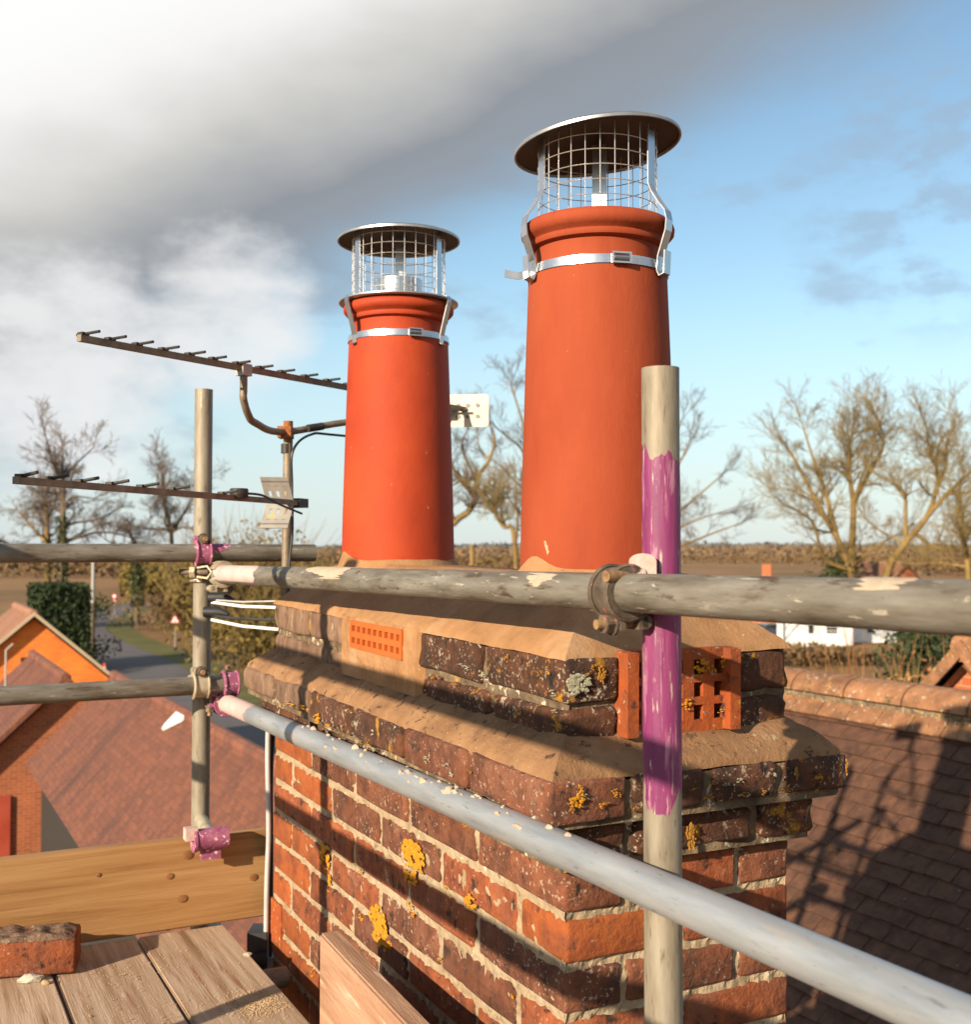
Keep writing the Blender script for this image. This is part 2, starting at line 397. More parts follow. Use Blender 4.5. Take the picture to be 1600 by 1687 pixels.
mat('roof_tile', [(0.28, (0.0407, 0.0198, 0.0126)), (0.5, (0.0777, 0.0350, 0.0200)), (0.72, (0.1110, 0.0502, 0.0281))], 14, 8, 0.97, bump=1.0, bscale=60, bdist=0.004, rnd=0.14,
    specks=[(30, 0.62, 0.70, (0.035, 0.022, 0.016)), (16, 0.70, 0.76, (0.22, 0.11, 0.03)), (40, 0.68, 0.72, (0.22, 0.15, 0.11))])
mat('ridge_tile', [(0.28, (0.12, 0.058, 0.03)), (0.5, (0.21, 0.098, 0.046)), (0.72, (0.29, 0.145, 0.072))], 10, 8, 0.97, bump=1.0, bscale=60, bdist=0.004, rnd=0.15,
    specks=[(14, 0.58, 0.64, (0.36, 0.18, 0.02), 5, 4, 0.5), (30, 0.60, 0.66, (0.34, 0.30, 0.24)), (9, 0.60, 0.70, (0.07, 0.06, 0.025)), (24, 0.64, 0.70, (0.05, 0.035, 0.022))])
mat('lead_sheet', [(0.3, (0.1716, 0.1794, 0.1950)), (0.7, (0.2574, 0.2652, 0.2808))], 6, 4, 0.6, metal=0.2, bump=0.2)
mat('black_plastic', [(0.3, (0.018, 0.018, 0.02)), (0.7, (0.03, 0.03, 0.033))], 6, 4, 0.5, bump=0.05)
mat('white_paint', [(0.3, (0.6660, 0.6570, 0.6300)), (0.7, (0.7380, 0.7290, 0.7020))], 2, 4, 0.7, bump=0.1)
mat('cream_paint', [(0.3, (0.4290, 0.3276, 0.2106)), (0.7, (0.4992, 0.3900, 0.2574))], 2, 4, 0.7, bump=0.1)
mat('grey_paint', [(0.3, (0.1560, 0.1560, 0.1638)), (0.7, (0.2184, 0.2184, 0.2262))], 2, 4, 0.6, bump=0.1)
mat('red_paint', [(0.3, (0.3120, 0.0429, 0.0234)), (0.7, (0.3588, 0.0624, 0.0312))], 2, 4, 0.6, bump=0.1)
mat('sign_red', [(0.3, (0.4290, 0.0234, 0.0234)), (0.7, (0.4680, 0.0312, 0.0312))], 2, 2, 0.5, bump=0)
mat('sign_black', [(0.3, (0.02, 0.02, 0.02)), (0.7, (0.03, 0.03, 0.03))], 2, 2, 0.5, bump=0)
mat('window_glass', [(0.3, (0.03, 0.035, 0.04)), (0.7, (0.06, 0.065, 0.07))], 2, 2, 0.15, bump=0)
mat('car_blue', [(0.3, (0.0780, 0.1014, 0.1716)), (0.7, (0.1014, 0.1248, 0.2028))], 2, 2, 0.3, metal=0.3, bump=0)
mat('car_silver', [(0.3, (0.3510, 0.3588, 0.3900)), (0.7, (0.4056, 0.4134, 0.4446))], 2, 2, 0.3, metal=0.4, bump=0)
mat('rubber', [(0.3, (0.015, 0.015, 0.015)), (0.7, (0.025, 0.025, 0.025))], 2, 2, 0.8, bump=0)
mat('asphalt', [(0.3, (0.070, 0.063, 0.066)), (0.7, (0.105, 0.096, 0.10))], 0.35, 8, 0.9, bump=0.3, bscale=5, bdist=0.01)
mat('verge_grass', [(0.3, (0.0513, 0.0548, 0.0088)), (0.5, (0.0877, 0.0841, 0.0146)), (0.72, (0.1316, 0.1098, 0.0256))], 0.5, 8, 0.95, bump=0.8, bscale=4, bdist=0.1)
mat('field', [(0.28, (0.0871, 0.0657, 0.0148)), (0.42, (0.1741, 0.0922, 0.0304)), (0.56, (0.2457, 0.1272, 0.0471)), (0.70, (0.1332, 0.1053, 0.0201)), (0.8, (0.2048, 0.1317, 0.0336))], 0.018, 9, 1.0, bump=1.0, bscale=0.6, bdist=0.4,
    specks=[(0.5, 0.58, 0.7, (0.075, 0.06, 0.02))])
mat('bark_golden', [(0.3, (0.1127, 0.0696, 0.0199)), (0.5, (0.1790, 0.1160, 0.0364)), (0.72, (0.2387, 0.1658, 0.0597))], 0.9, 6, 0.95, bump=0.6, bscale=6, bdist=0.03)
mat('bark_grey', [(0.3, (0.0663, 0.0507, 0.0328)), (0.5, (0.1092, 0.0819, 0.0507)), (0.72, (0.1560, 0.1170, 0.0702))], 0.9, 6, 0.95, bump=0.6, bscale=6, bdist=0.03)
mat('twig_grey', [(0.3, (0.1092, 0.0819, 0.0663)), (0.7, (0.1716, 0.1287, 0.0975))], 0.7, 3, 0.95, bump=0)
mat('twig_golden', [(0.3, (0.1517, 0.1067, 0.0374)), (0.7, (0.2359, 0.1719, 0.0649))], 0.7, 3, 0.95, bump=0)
mat('twig_red', [(0.3, (0.1950, 0.0780, 0.0273)), (0.5, (0.2964, 0.1326, 0.0468)), (0.7, (0.3588, 0.2106, 0.0780))], 1.5, 3, 0.95, bump=0)
mat('ivy', [(0.3, (0.0172, 0.0265, 0.0062)), (0.5, (0.0351, 0.0484, 0.0109)), (0.72, (0.0663, 0.0780, 0.0195))], 2.5, 4, 0.6, bump=0)
mat('hedge_green', [(0.3, (0.0078, 0.0156, 0.0039)), (0.5, (0.0172, 0.0312, 0.0070)), (0.72, (0.0429, 0.0585, 0.0125))], 1.5, 4, 0.8, bump=0)
mat('scrub_olive', [(0.3, (0.0696, 0.0530, 0.0106)), (0.5, (0.1260, 0.0895, 0.0166)), (0.72, (0.1923, 0.1326, 0.0298))], 0.8, 5, 0.95, bump=0)
mat('scrub_brown', [(0.3, (0.0663, 0.0390, 0.0172)), (0.5, (0.1170, 0.0702, 0.0312)), (0.72, (0.1716, 0.1092, 0.0468))], 0.5, 5, 0.95, bump=0)
mat('wood_far', [(0.3, (0.0975, 0.0663, 0.0429)), (0.5, (0.1560, 0.1014, 0.0585)), (0.72, (0.2184, 0.1560, 0.0780))], 0.02, 5, 1.0, bump=0)
mat('wood_haze_tint', [(0.3, (0.1014, 0.1014, 0.0975)), (0.7, (0.1326, 0.1287, 0.1170))], 0.01, 5, 1.0, bump=0)  # far woods with the haze of distance put into their colour
mat('roof_pink', [(0.3, (0.0936, 0.0387, 0.0262)), (0.5, (0.1591, 0.0655, 0.0412)), (0.72, (0.2059, 0.0905, 0.0562))], 1.3, 9, 0.95, bump=0.6, bscale=14, bdist=0.02, stretch=(0.16, 1.0, 0.16),
    specks=[(1.3, 0.54, 0.66, (0.085, 0.038, 0.030)), (14, 0.68, 0.72, (0.40, 0.27, 0.2))])
mat('roof_pale', [(0.3, (0.2246, 0.1186, 0.0749)), (0.7, (0.3120, 0.1747, 0.1123))], 1.2, 6, 0.95, bump=0.4, bscale=9, bdist=0.02)
mat('tree_leaf_dry', [(0.3, (0.1560, 0.0936, 0.0312)), (0.7, (0.2652, 0.1716, 0.0624))], 1.0, 3, 0.95, bump=0)


def wall_brick_mat(name, c1, c2, cm):
    m = bpy.data.materials.new(name)
    m.use_nodes = True
    n, l = m.node_tree.nodes, m.node_tree.links
    b = n['Principled BSDF']
    t = n.new('ShaderNodeTexCoord')
    sx = n.new('ShaderNodeSeparateXYZ')
    l.new(t.outputs['Object'], sx.inputs[0])
    ad = n.new('ShaderNodeMath')
    ad.operation = 'ADD'
    l.new(sx.outputs[0], ad.inputs[0])
    l.new(sx.outputs[1], ad.inputs[1])
    cx = n.new('ShaderNodeCombineXYZ')
    l.new(ad.outputs[0], cx.inputs[0])
    l.new(sx.outputs[2], cx.inputs[1])
    br = n.new('ShaderNodeTexBrick')
    br.inputs['Scale'].default_value = 1.0
    br.inputs['Brick Width'].default_value = 0.225
    br.inputs['Row Height'].default_value = 0.075
    br.inputs['Mortar Size'].default_value = 0.006
    br.inputs['Color1'].default_value = (*c1, 1)
    br.inputs['Color2'].default_value = (*c2, 1)
    br.inputs['Mortar'].default_value = (*cm, 1)
    l.new(cx.outputs[0], br.inputs['Vector'])
    nz = n.new('ShaderNodeTexNoise')
    nz.inputs['Scale'].default_value = 0.9
    nz.inputs['Detail'].default_value = 6
    l.new(t.outputs['Object'], nz.inputs['Vector'])
    hs = n.new('ShaderNodeHueSaturation')
    mr = n.new('ShaderNodeMapRange')
    mr.inputs[3].default_value = 0.6
    mr.inputs[4].default_value = 1.4
    l.new(nz.outputs[0], mr.inputs[0])
    l.new(mr.outputs[0], hs.inputs['Value'])
    l.new(br.outputs[0], hs.inputs['Color'])
    l.new(hs.outputs[0], b.inputs['Base Color'])
    b.inputs['Roughness'].default_value = 0.95
    bp = n.new('ShaderNodeBump')
    bp.inputs['Strength'].default_value = 0.5
    bp.inputs['Distance'].default_value = 0.01
    inv = n.new('ShaderNodeMath')
    inv.operation = 'SUBTRACT'
    inv.inputs[0].default_value = 1
    l.new(br.outputs['Fac'], inv.inputs[1])
    l.new(inv.outputs[0], bp.inputs['Height'])
    l.new(bp.outputs[0], b.inputs['Normal'])
    MATS[name] = m


wall_brick_mat('wall_orange', (0.80, 0.20, 0.022), (0.66, 0.14, 0.018), (0.70, 0.30, 0.08))
wall_brick_mat('wall_red', (0.36, 0.095, 0.032), (0.26, 0.066, 0.026), (0.36, 0.20, 0.11))

def tile_mat(name, c1, c2, streak, cm):
    m = bpy.data.materials.new(name)
    m.use_nodes = True
    n, l = m.node_tree.nodes, m.node_tree.links
    b = n['Principled BSDF']
    t = n.new('ShaderNodeTexCoord')
    sx = n.new('ShaderNodeSeparateXYZ')
    l.new(t.outputs['Object'], sx.inputs[0])
    ml = n.new('ShaderNodeMath')
    ml.operation = 'MULTIPLY'
    ml.inputs[1].default_value = 1.414
    l.new(sx.outputs[0], ml.inputs[0])
    cx = n.new('ShaderNodeCombineXYZ')
    l.new(sx.outputs[1], cx.inputs[0])
    l.new(ml.outputs[0], cx.inputs[1])
    br = n.new('ShaderNodeTexBrick')
    for k, v in (('Scale', 1.0), ('Brick Width', 0.17), ('Row Height', 0.105), ('Mortar Size', 0.005), ('Bias', -0.1)):
        br.inputs[k].default_value = v
    br.inputs['Color1'].default_value = (*c1, 1)
    br.inputs['Color2'].default_value = (*c2, 1)
    br.inputs['Mortar'].default_value = (*cm, 1)
    l.new(cx.outputs[0], br.inputs['Vector'])
    mp = n.new('ShaderNodeMapping')
    mp.inputs['Scale'].default_value = (0.22, 1.1, 0.22)
    l.new(t.outputs['Object'], mp.inputs[0])

    def layer(cc, vec, sc_, lo, hi, c_):
        nz = n.new('ShaderNodeTexNoise')
        nz.inputs['Scale'].default_value = sc_
        nz.inputs['Detail'].default_value = 9
        nz.inputs['Roughness'].default_value = 0.7
        l.new(vec, nz.inputs['Vector'])
        mr = n.new('ShaderNodeMapRange')
        mr.inputs[1].default_value = lo
        mr.inputs[2].default_value = hi
        l.new(nz.outputs[0], mr.inputs[0])
        mx = n.new('ShaderNodeMix')
        mx.data_type = 'RGBA'
        l.new(mr.outputs[0], mx.inputs[0])
        l.new(cc, mx.inputs[6])
        mx.inputs[7].default_value = (*c_, 1)
        return mx.outputs[2]

    cc = layer(br.outputs[0], mp.outputs[0], 1.5, 0.50, 0.68, streak)
    cc = layer(cc, t.outputs['Object'], 3.0, 0.58, 0.72, tuple(x * 1.25 for x in c2))
    cc = layer(cc, t.outputs['Object'], 7.0, 0.66, 0.72, tuple(x * 0.4 for x in c1))
    l.new(cc, b.inputs['Base Color'])
    b.inputs['Roughness'].default_value = 0.95
    MATS[name] = m


tile_mat('roof_pink', (0.185, 0.066, 0.037), (0.115, 0.043, 0.026), (0.070, 0.030, 0.024), (0.075, 0.03, 0.02))
tile_mat('roof_pale', (0.30, 0.15, 0.09), (0.24, 0.115, 0.07), (0.17, 0.08, 0.05), (0.15, 0.07, 0.04))

# ------------------------------------------------------------------ mesh helpers


class MB:
    def __init__(self):
        self.v, self.f = [], []

    def add(self, vs, fs):
        o = len(self.v)
        self.v += [tuple(x) for x in vs]
        self.f += [tuple(i + o for i in f) for f in fs]

    def box(self, c, s, ax=None):
        c = Vector(c)
        X, Y, Z = ax or (Vector((1, 0, 0)), Vector((0, 1, 0)), UP)
        vs = [c + X * (s[0] / 2 * i) + Y * (s[1] / 2 * j) + Z * (s[2] / 2 * k) for i in (-1, 1) for j in (-1, 1) for k in (-1, 1)]
        self.add(vs, [(0, 1, 3, 2), (4, 6, 7, 5), (0, 4, 5, 1), (2, 3, 7, 6), (0, 2, 6, 4), (1, 5, 7, 3)])

    def tube(self, pts, r, n=16, cap=True, ref=None):
        pts = [Vector(p) for p in pts]
        rs = r if isinstance(r, (list, tuple)) else [r] * len(pts)
        o = len(self.v)
        prev = None
        for i, p in enumerate(pts):
            if i == 0:
                d = pts[1] - p
            elif i == len(pts) - 1:
                d = p - pts[i - 1]
            else:
                d = (pts[i + 1] - p).normalized() + (p - pts[i - 1]).normalized()
            d.normalize()
            if prev is None:
                u = d.cross(Vector(ref) if ref else (UP if abs(d.z) < 0.9 else Vector((1, 0, 0))))
            else:
                u = prev - d * prev.dot(d)
            u.normalize()
            prev = u
            w = d.cross(u)
            for k in range(n):
                a = 2 * math.pi * k / n
                self.v.append(tuple(p + (u * math.cos(a) + w * math.sin(a)) * rs[i]))
        for i in range(len(pts) - 1):
            for k in range(n):
                k2 = (k + 1) % n
                self.f.append((o + i * n + k, o + i * n + k2, o + (i + 1) * n + k2, o + (i + 1) * n + k))
        if cap:
            self.f.append(tuple(o + k for k in reversed(range(n))))
            self.f.append(tuple(o + (len(pts) - 1) * n + k for k in range(n)))

    def pipe(self, p0, p1, ro, ri, n=24):
        """open tube with wall thickness"""
        p0, p1 = Vector(p0), Vector(p1)
        d = (p1 - p0).normalized()
        u = d.cross(UP if abs(d.z) < 0.9 else Vector((1, 0, 0))).normalized()
        w = d.cross(u)
        o = len(self.v)
        for p, r in ((p0, ro), (p1, ro), (p1, ri), (p0, ri)):
            for k in range(n):
                a = 2 * math.pi * k / n
                self.v.append(tuple(p + (u * math.cos(a) + w * math.sin(a)) * r))
        for j in range(4):
            j2 = (j + 1) % 4
            for k in range(n):
                k2 = (k + 1) % n
                self.f.append((o + j * n + k, o + j * n + k2, o + j2 * n + k2, o + j2 * n + k))

    def lathe(self, prof, n=48, c=(0, 0, 0), close=False):
        c = Vector(c)
        o = len(self.v)
        for r, z in prof:
            for k in range(n):
                a = 2 * math.pi * k / n
                self.v.append(tuple(c + Vector((r * math.cos(a), r * math.sin(a), z))))
        m = len(prof)
        for i in range(m if close else m - 1):
            i2 = (i + 1) % m
            for k in range(n):
                k2 = (k + 1) % n
                self.f.append((o + i * n + k, o + i * n + k2, o + i2 * n + k2, o + i2 * n + k))

    def poly(self, pts, depth):
        """outline extruded along vector depth"""
        pts = [Vector(p) for p in pts]
        d = Vector(depth)
        n = len(pts)
        self.add(pts + [p + d for p in pts], [tuple(reversed(range(n))), tuple(range(n, 2 * n))] + [(i, (i + 1) % n, n + (i + 1) % n, n + i) for i in range(n)])

    def mesh(self, name, smooth=False):
        me = bpy.data.meshes.new(name)
        me.from_pydata(self.v, [], self.f)
        me.validate()
        bm = bmesh.new()
        bm.from_mesh(me)
        bmesh.ops.recalc_face_normals(bm, faces=bm.faces)
        bm.to_mesh(me)
        bm.free()
        if smooth:
            for p in me.polygons:
                p.use_smooth = True
            try:
                me.set_sharp_from_angle(angle=R(40))
            except Exception:
                pass
        return me

    def build(self, name, m, parent=None, smooth=False):
        me = self.mesh(name, smooth)
        me.materials.append(MATS[m])
        return link(name, me, parent)


def link(name, me, parent=None):
    o = bpy.data.objects.new(name, me)
    col.objects.link(o)
    if parent is not None:
        o.parent = parent
    return o


def tag(o, label=None, cat=None, group=None, kind=None):
    if label:
        o['label'] = label
    if cat:
        o['category'] = cat
    if group:
        o['group'] = group
    if kind:
        o['kind'] = kind
    return o


def thing(name, label, cat, loc=(0, 0, 0), rot=(0, 0, 0), group=None):
    o = link(name, None)
    o.empty_display_size = 0.1
    o.location = loc
    o.rotation_euler = rot
    return tag(o, label, cat, group)


def jit(s):
    return random.uniform(-s, s)


def nz3(p, s):
    return mnoise.noise(Vector(p) * s)


BRICKS = {}


def brick_mesh(sx, sy, sz, mname, var):
    """worn brick centred at the origin: rounded arrises, uneven faces"""
    key = (round(sx, 3), round(sy, 3), round(sz, 3), mname, var)
    if key in BRICKS:
        return BRICKS[key]
    rr = random.Random(len(BRICKS) * 7 + var)
    rough = mname in ('brick_sooty', 'brick_pale')
    r = rr.uniform(0.009, 0.014) if rough else rr.uniform(0.006, 0.009)
    amp = 0.0055 if rough else 0.0026
    h = (sx / 2, sy / 2, sz / 2)

    def ticks(hh, n):
        q = min(r, hh * 0.45)
        inner = [-hh + q + (2 * hh - 2 * q) * k / n for k in range(n + 1)]
        return [-hh] + inner + [hh]

    big = 0 if sx > sy else 1
    T = [ticks(h[0], 3 if big == 0 else 1), ticks(h[1], 3 if big == 1 else 1), ticks(h[2], 2)]
    sd = rr.uniform(0, 50)
    idx, vs, fs = {}, [], []

    def vert(p):
        k = tuple(round(x, 6) for x in p)
        if k in idx:
            return idx[k]
        q = Vector([max(-hh + min(r, hh * .45), min(hh - min(r, hh * .45), x)) for x, hh in zip(p, h)])
        d = Vector(p) - q
        if d.length > 1e-7:
            o = q + d.normalized() * min(r, min(h) * .45)
        else:
            o = Vector(p)
        nn = Vector(p).normalized()
        nv = mnoise.noise(o * 28 + Vector((sd, 0, 0))) + 0.7 * mnoise.noise(o * 75 + Vector((0, sd, 0)))
        o -= d.normalized() * (amp * (0.35 + nv)) if d.length > 1e-7 else Vector((0, 0, 0))
        idx[k] = len(vs)
        vs.append(tuple(o))
        return idx[k]

    for ax in range(3):
        u, v = [a for a in range(3) if a != ax]
        for side in (-1, 1):
            for a in range(len(T[u]) - 1):
                for b in range(len(T[v]) - 1):
                    q = []
                    for (x_, y_) in ((a, b), (a + 1, b), (a + 1, b + 1), (a, b + 1)):
                        p = [0, 0, 0]
                        p[ax] = side * h[ax]
                        p[u] = T[u][x_]
                        p[v] = T[v][y_]
                        q.append(vert(p))
                    fs.append(tuple(q))
    me = bpy.data.meshes.new('brick')
    me.from_pydata(vs, [], fs)
    bm = bmesh.new()
    bm.from_mesh(me)
    bmesh.ops.recalc_face_normals(bm, faces=bm.faces)
    bm.to_mesh(me)
    bm.free()
    for p in me.polygons:
        p.use_smooth = True
    me.materials.append(MATS[mname])
    BRICKS[key] = me
    return me


def brick(x0, x1, y0, y1, z0, z1, mname, parent, name='brick'):
    me = brick_mesh(x1 - x0, y1 - y0, z1 - z0, mname, random.randrange(5))
    o = link(name, me, parent)
    o.location = ((x0 + x1) / 2, (y0 + y1) / 2, (z0 + z1) / 2)
    o.rotation_euler = (jit(0.006), jit(0.006), jit(0.004))
    return o


def grid_face(mb, fn, nu, nv):
    o = len(mb.v)
    for i in range(nu + 1):
        for j in range(nv + 1):
            mb.v.append(tuple(fn(i / nu, j / nv)))
    for i in range(nu):
        for j in range(nv):
            a = o + i * (nv + 1) + j
            mb.f.append((a, a + nv + 1, a + nv + 2, a + 1))


# ------------------------------------------------------------------ ground, road, far country
def terrain_h(x, y):
    r = math.hypot(x, y)
    k = max(0.0, min(1.0, (r - 500) / 2200))
    k = k * k * (3 - 2 * k)
    return k * (9.0 + 3.5 * math.sin(x * 0.0016 + 1.0) + 2.0 * math.sin(x * 0.0043))


gm = MB()
rings = [0, 15, 30, 45, 60, 80, 105, 140, 190, 260, 350, 480, 650, 900, 1250, 1700, 2300, 3100, 4200, 6000]
NS = 72
gm.v.append((0, 0, 0))
for r in rings[1:]:
    for k in range(NS):
        a = 2 * math.pi * k / NS
        x, y = r * math.cos(a), r * math.sin(a)
        z = terrain_h(x, y) if r > 400 else 0.0
        gm.v.append((x, y, z))
for k in range(NS):
    gm.f.append((0, 1 + k, 1 + (k + 1) % NS))
for i in range(len(rings) - 2):
    for k in range(NS):
        k2 = (k + 1) % NS
        gm.f.append((1 + i * NS + k, 1 + i * NS + k2, 1 + (i + 1) * NS + k2, 1 + (i + 1) * NS + k))
g = gm.build('ground', 'field', smooth=True)
tag(g, kind='structure')


def ribbon(name, left, right, z, m):
    mb = MB()
    n = len(left)
    vs = [(p.x, p.y, z) for p in left] + [(p.x, p.y, z) for p in right]
    mb.add(vs, [(i, i + 1, n + i + 1, n + i) for i in range(n - 1)])
    o = mb.build(name, m)
    tag(o, kind='structure')
    return o


def spline(pts, n=6):
    out = []
    for i in range(len(pts) - 1):
        p0 = pts[max(0, i - 1)]
        p1, p2 = pts[i], pts[i + 1]
        p3 = pts[min(len(pts) - 1, i + 2)]
        for k in range(n):
            t = k / n
            out.append(0.5 * ((2 * p1) + (-p0 + p2) * t + (2 * p0 - 5 * p1 + 4 * p2 - p3) * t * t + (-p0 + 3 * p1 - 3 * p2 + p3) * t ** 3))
    out.append(pts[-1])
    return out


road_c = spline([Vector(p) for p in ((-20, 260, 0), (-50, 175, 0), (-47, 140, 0), (-41.5, 118, 0), (-32.5, 97, 0), (-23.5, 79, 0), (-12.6, 54, 0), (-4, 36, 0), (6, 18, 0), (14, 0, 0), (22, -30, 0))])


def offset(pts, d):
    out = []
    for i, p in enumerate(pts):
        q = pts[min(i + 1, len(pts) - 1)] - pts[max(i - 1, 0)]
        q.normalize()
        out.append(p + Vector((-q.y, q.x, 0)) * d)
    return out


ribbon('verge', offset(road_c, 5.4), offset(road_c, -5.4), 0.03, 'verge_grass')
ribbon('road', offset(road_c, 2.7), offset(road_c, -2.7), 0.06, 'asphalt')

# ------------------------------------------------------------------ foliage helpers


def scatter(name, m, pts, size, parent=None, flat=0.0):
    """many small leaf or twig faces at the given points"""
    mb = MB()
    for p in pts:
        s = size * random.uniform(0.5, 1.5)
        u = Vector((jit(1), jit(1), jit(1))).normalized()
        w = u.cross(Vector((jit(1), jit(1), jit(1)))).normalized() * (s * random.uniform(0.35, 0.8))
        u *= s
        p = Vector(p)
        o = len(mb.v)
        mb.v += [tuple(p - u), tuple(p + w), tuple(p + u), tuple(p - w)]
        mb.f.append((o, o + 1, o + 2, o + 3))
    me = bpy.data.meshes.new(name)
    me.from_pydata(mb.v, [], mb.f)
    me.materials.append(MATS[m])
    return link(name, me, parent)


def segs_mesh(name, m, segs, n, parent=None):
    v, f = [], []
    for p0, p1, r0, r1 in segs:
        d = (p1 - p0)
        if d.length < 1e-6:
            continue
        d.normalize()
        u = d.cross(UP if abs(d.z) < 0.95 else Vector((1, 0, 0))).normalized()
        w = d.cross(u)
        o = len(v)
        for p, r in ((p0, r0), (p1, r1)):
            for k in range(n):
                a = 2 * math.pi * k / n
                v.append(tuple(p + (u * math.cos(a) + w * math.sin(a)) * r))
        for k in range(n):
            k2 = (k + 1) % n
            f.append((o + k, o + k2, o + n + k2, o + n + k))
    me = bpy.data.meshes.new(name)
    me.from_pydata(v, [], f)
    me.materials.append(MATS[m])
    for p in me.polygons:
        p.use_smooth = True
    return link(name, me, parent)


def grow(segs, p, d, length, r, level, maxlev, rnd, spread, up, minr, nsub):
    n = 4 if level < 2 else (3 if level < 4 else 2)
    q = p.copy()
    dd_ = d.copy()
    for i in range(n):
        dd_ = (dd_ + Vector((rnd.uniform(-1, 1), rnd.uniform(-1, 1), rnd.uniform(-0.7, 0.7))) * (0.16 + 0.06 * level) + UP * up).normalized()
        q2 = q + dd_ * (length / n)
        r2 = max(minr, r * (1 - 0.42 * (i + 1) / n))
        segs.append((q, q2, max(minr, r * (1 - 0.42 * i / n)), r2, level))
        if level < maxlev and (i > 0 or level > 0):
            for _ in range(nsub[level] if i < n - 1 else nsub[level] + 1):
                ang = rnd.uniform(0, 2 * math.pi)
                t = dd_.cross(UP if abs(dd_.z) < 0.9 else Vector((1, 0, 0))).normalized()
                s_ = dd_.cross(t)
                side = t * math.cos(ang) + s_ * math.sin(ang)
                k = spread * rnd.uniform(0.6, 1.25)
                nd = (dd_ + side * k).normalized()
                grow(segs, q2, nd, length * rnd.uniform(0.48, 0.74), r2 * rnd.uniform(0.5, 0.72), level + 1, maxlev, rnd, spread, up, minr, nsub)
        q = q2


def bare_tree(base, height, seed, label, bark, twig, group=None, spread=0.75, up=0.05, stems=1, maxlev=4, minr=0.012, nsub=(1, 1, 1, 2), trunk_r=None, lean=(0, 0), ivy=0, first=0.36, fork=0.5):
    rnd = random.Random(seed)
    random.seed(seed)
    t = thing('bare_tree', label, 'tree', base, group=group)
    segs = []
    r = trunk_r or height * 0.018
    for s in range(stems):
        a = 2 * math.pi * s / max(1, stems) + rnd.uniform(0, 1)
        d = Vector((lean[0] + (fork * math.cos(a) if stems > 1 else 0), lean[1] + (fork * math.sin(a) if stems > 1 else 0), 1)).normalized()
        grow(segs, Vector((0.12 * math.cos(a) * (stems > 1), 0.12 * math.sin(a) * (stems > 1), -0.2)), d, height * first, r * (1 if stems == 1 else 0.72), 0, maxlev, rnd, spread, up, minr, nsub)
    top = max(s[1].z for s in segs)
    k = height / top
    segs = [(a * k, b * k, c_, d_, l_) for a, b, c_, d_, l_ in segs]
    segs_mesh('trunk', bark, [s[:4] for s in segs if s[4] < 2], 7, t)
    segs_mesh('crown', twig, [s[:4] for s in segs if s[4] >= 2], 3, t)
    if ivy:
        pts = []
        tr = [s for s in segs if s[4] == 0 or (s[4] == 1 and s[0].z < height * 0.45)]
        for _ in range(ivy):
            s = rnd.choice(tr)
            f = rnd.random()
            pp = s[0].lerp(s[1], f)
            rr = s[2] + rnd.random() ** 0.7 * 0.42
            a = rnd.uniform(0, 6.28)
            pts.append(pp + Vector((rr * math.cos(a), rr * math.sin(a), rnd.uniform(-.3, .3))))
        scatter('ivy', 'ivy', pts, 0.14, t)
    return t


def shrub(name, label, cat, base, size, seed, m, n, leaf, twigs=0, tm='twig_golden', group=None):
    random.seed(seed)
    t = thing(name, label, cat, base, group=group)
    pts = []
    lobes = [(Vector((jit(size[0] * 0.4), jit(size[1] * 0.4), size[2] * random.uniform(0.25, 0.72))), random.uniform(0.25, 0.5)) for _ in range(9)]
    while len(pts) < n:
        c_, r = random.choice(lobes)
        p = Vector((random.gauss(0, 1), random.gauss(0, 1), random.gauss(0, 1))).normalized() * random.random() ** 0.35
        p = c_ + Vector((p.x * size[0] * r, p.y * size[1] * r, p.z * size[2] * r * 0.8))
        if p.z > 0:
            pts.append(p)
    tag(scatter('foliage', m, pts, leaf, t), kind='stuff')
    if twigs:
        segs = []
        for _ in range(twigs):
            p = Vector((jit(size[0] * 0.32), jit(size[1] * 0.32), 0))
            d = Vector((jit(0.7), jit(0.7), 1)).normalized()
            L = size[2] * random.uniform(0.6, 1.15)
            q = p
            for i in range(4):
                d = (d + Vector((jit(0.25), jit(0.25), jit(0.1)))).normalized()
                q2 = q + d * L / 4
                segs.append((q, q2, 0.012 * size[2] / 2 * (1 - i * 0.2), 0.012 * size[2] / 2 * (0.8 - i * 0.2)))
                q = q2
        tag(segs_mesh('stems', tm, segs, 3, t), kind='stuff')
    return t


# far woods that read as one mass
def wood_strip(name, label, y0, y1, x0, x1, h, n, size, m, clear=None):
    pts = []
    while len(pts) < n:
        y = random.uniform(y0, y1)
        x = random.uniform(x0, x1) * y / y0
        hh = h * (0.55 + 0.6 * abs(mnoise.noise(Vector((x * 0.02, y * 0.013, 3.3)))) + 0.25 * mnoise.noise(Vector((x * 0.11, y * 0.1, 1.3))))
        gate = mnoise.noise(Vector((x * 0.006, y * 0.004, 7.7)))
        if gate < -0.25:
            continue
        pts.append((x, y, terrain_h(x, y) + hh * random.random() ** 0.6))
    o = scatter(name, m, pts, size)
    tag(o, label, 'woodland', kind='stuff')


random.seed(31)
wood_strip('far_woodland', 'haze tinted far off wooded ridge along the horizon', 2300, 2900, -1500, 1500, 15, 16000, 4.5, 'wood_haze_tint')
wood_strip('brown_woodland', 'brown winter woods in front of the far ridge', 900, 1700, -560, 560, 9, 30000, 1.9, 'wood_far')
wood_strip('middle_hedgerows', 'tangled brown hedgerows across the middle fields', 330, 760, -190, 190, 6.4, 30000, 0.9, 'scrub_brown')
wood_strip('near_thicket', 'ochre thicket of low scrub beyond the gardens', 190, 330, -60, 110, 5.4, 18000, 0.5, 'scrub_olive')

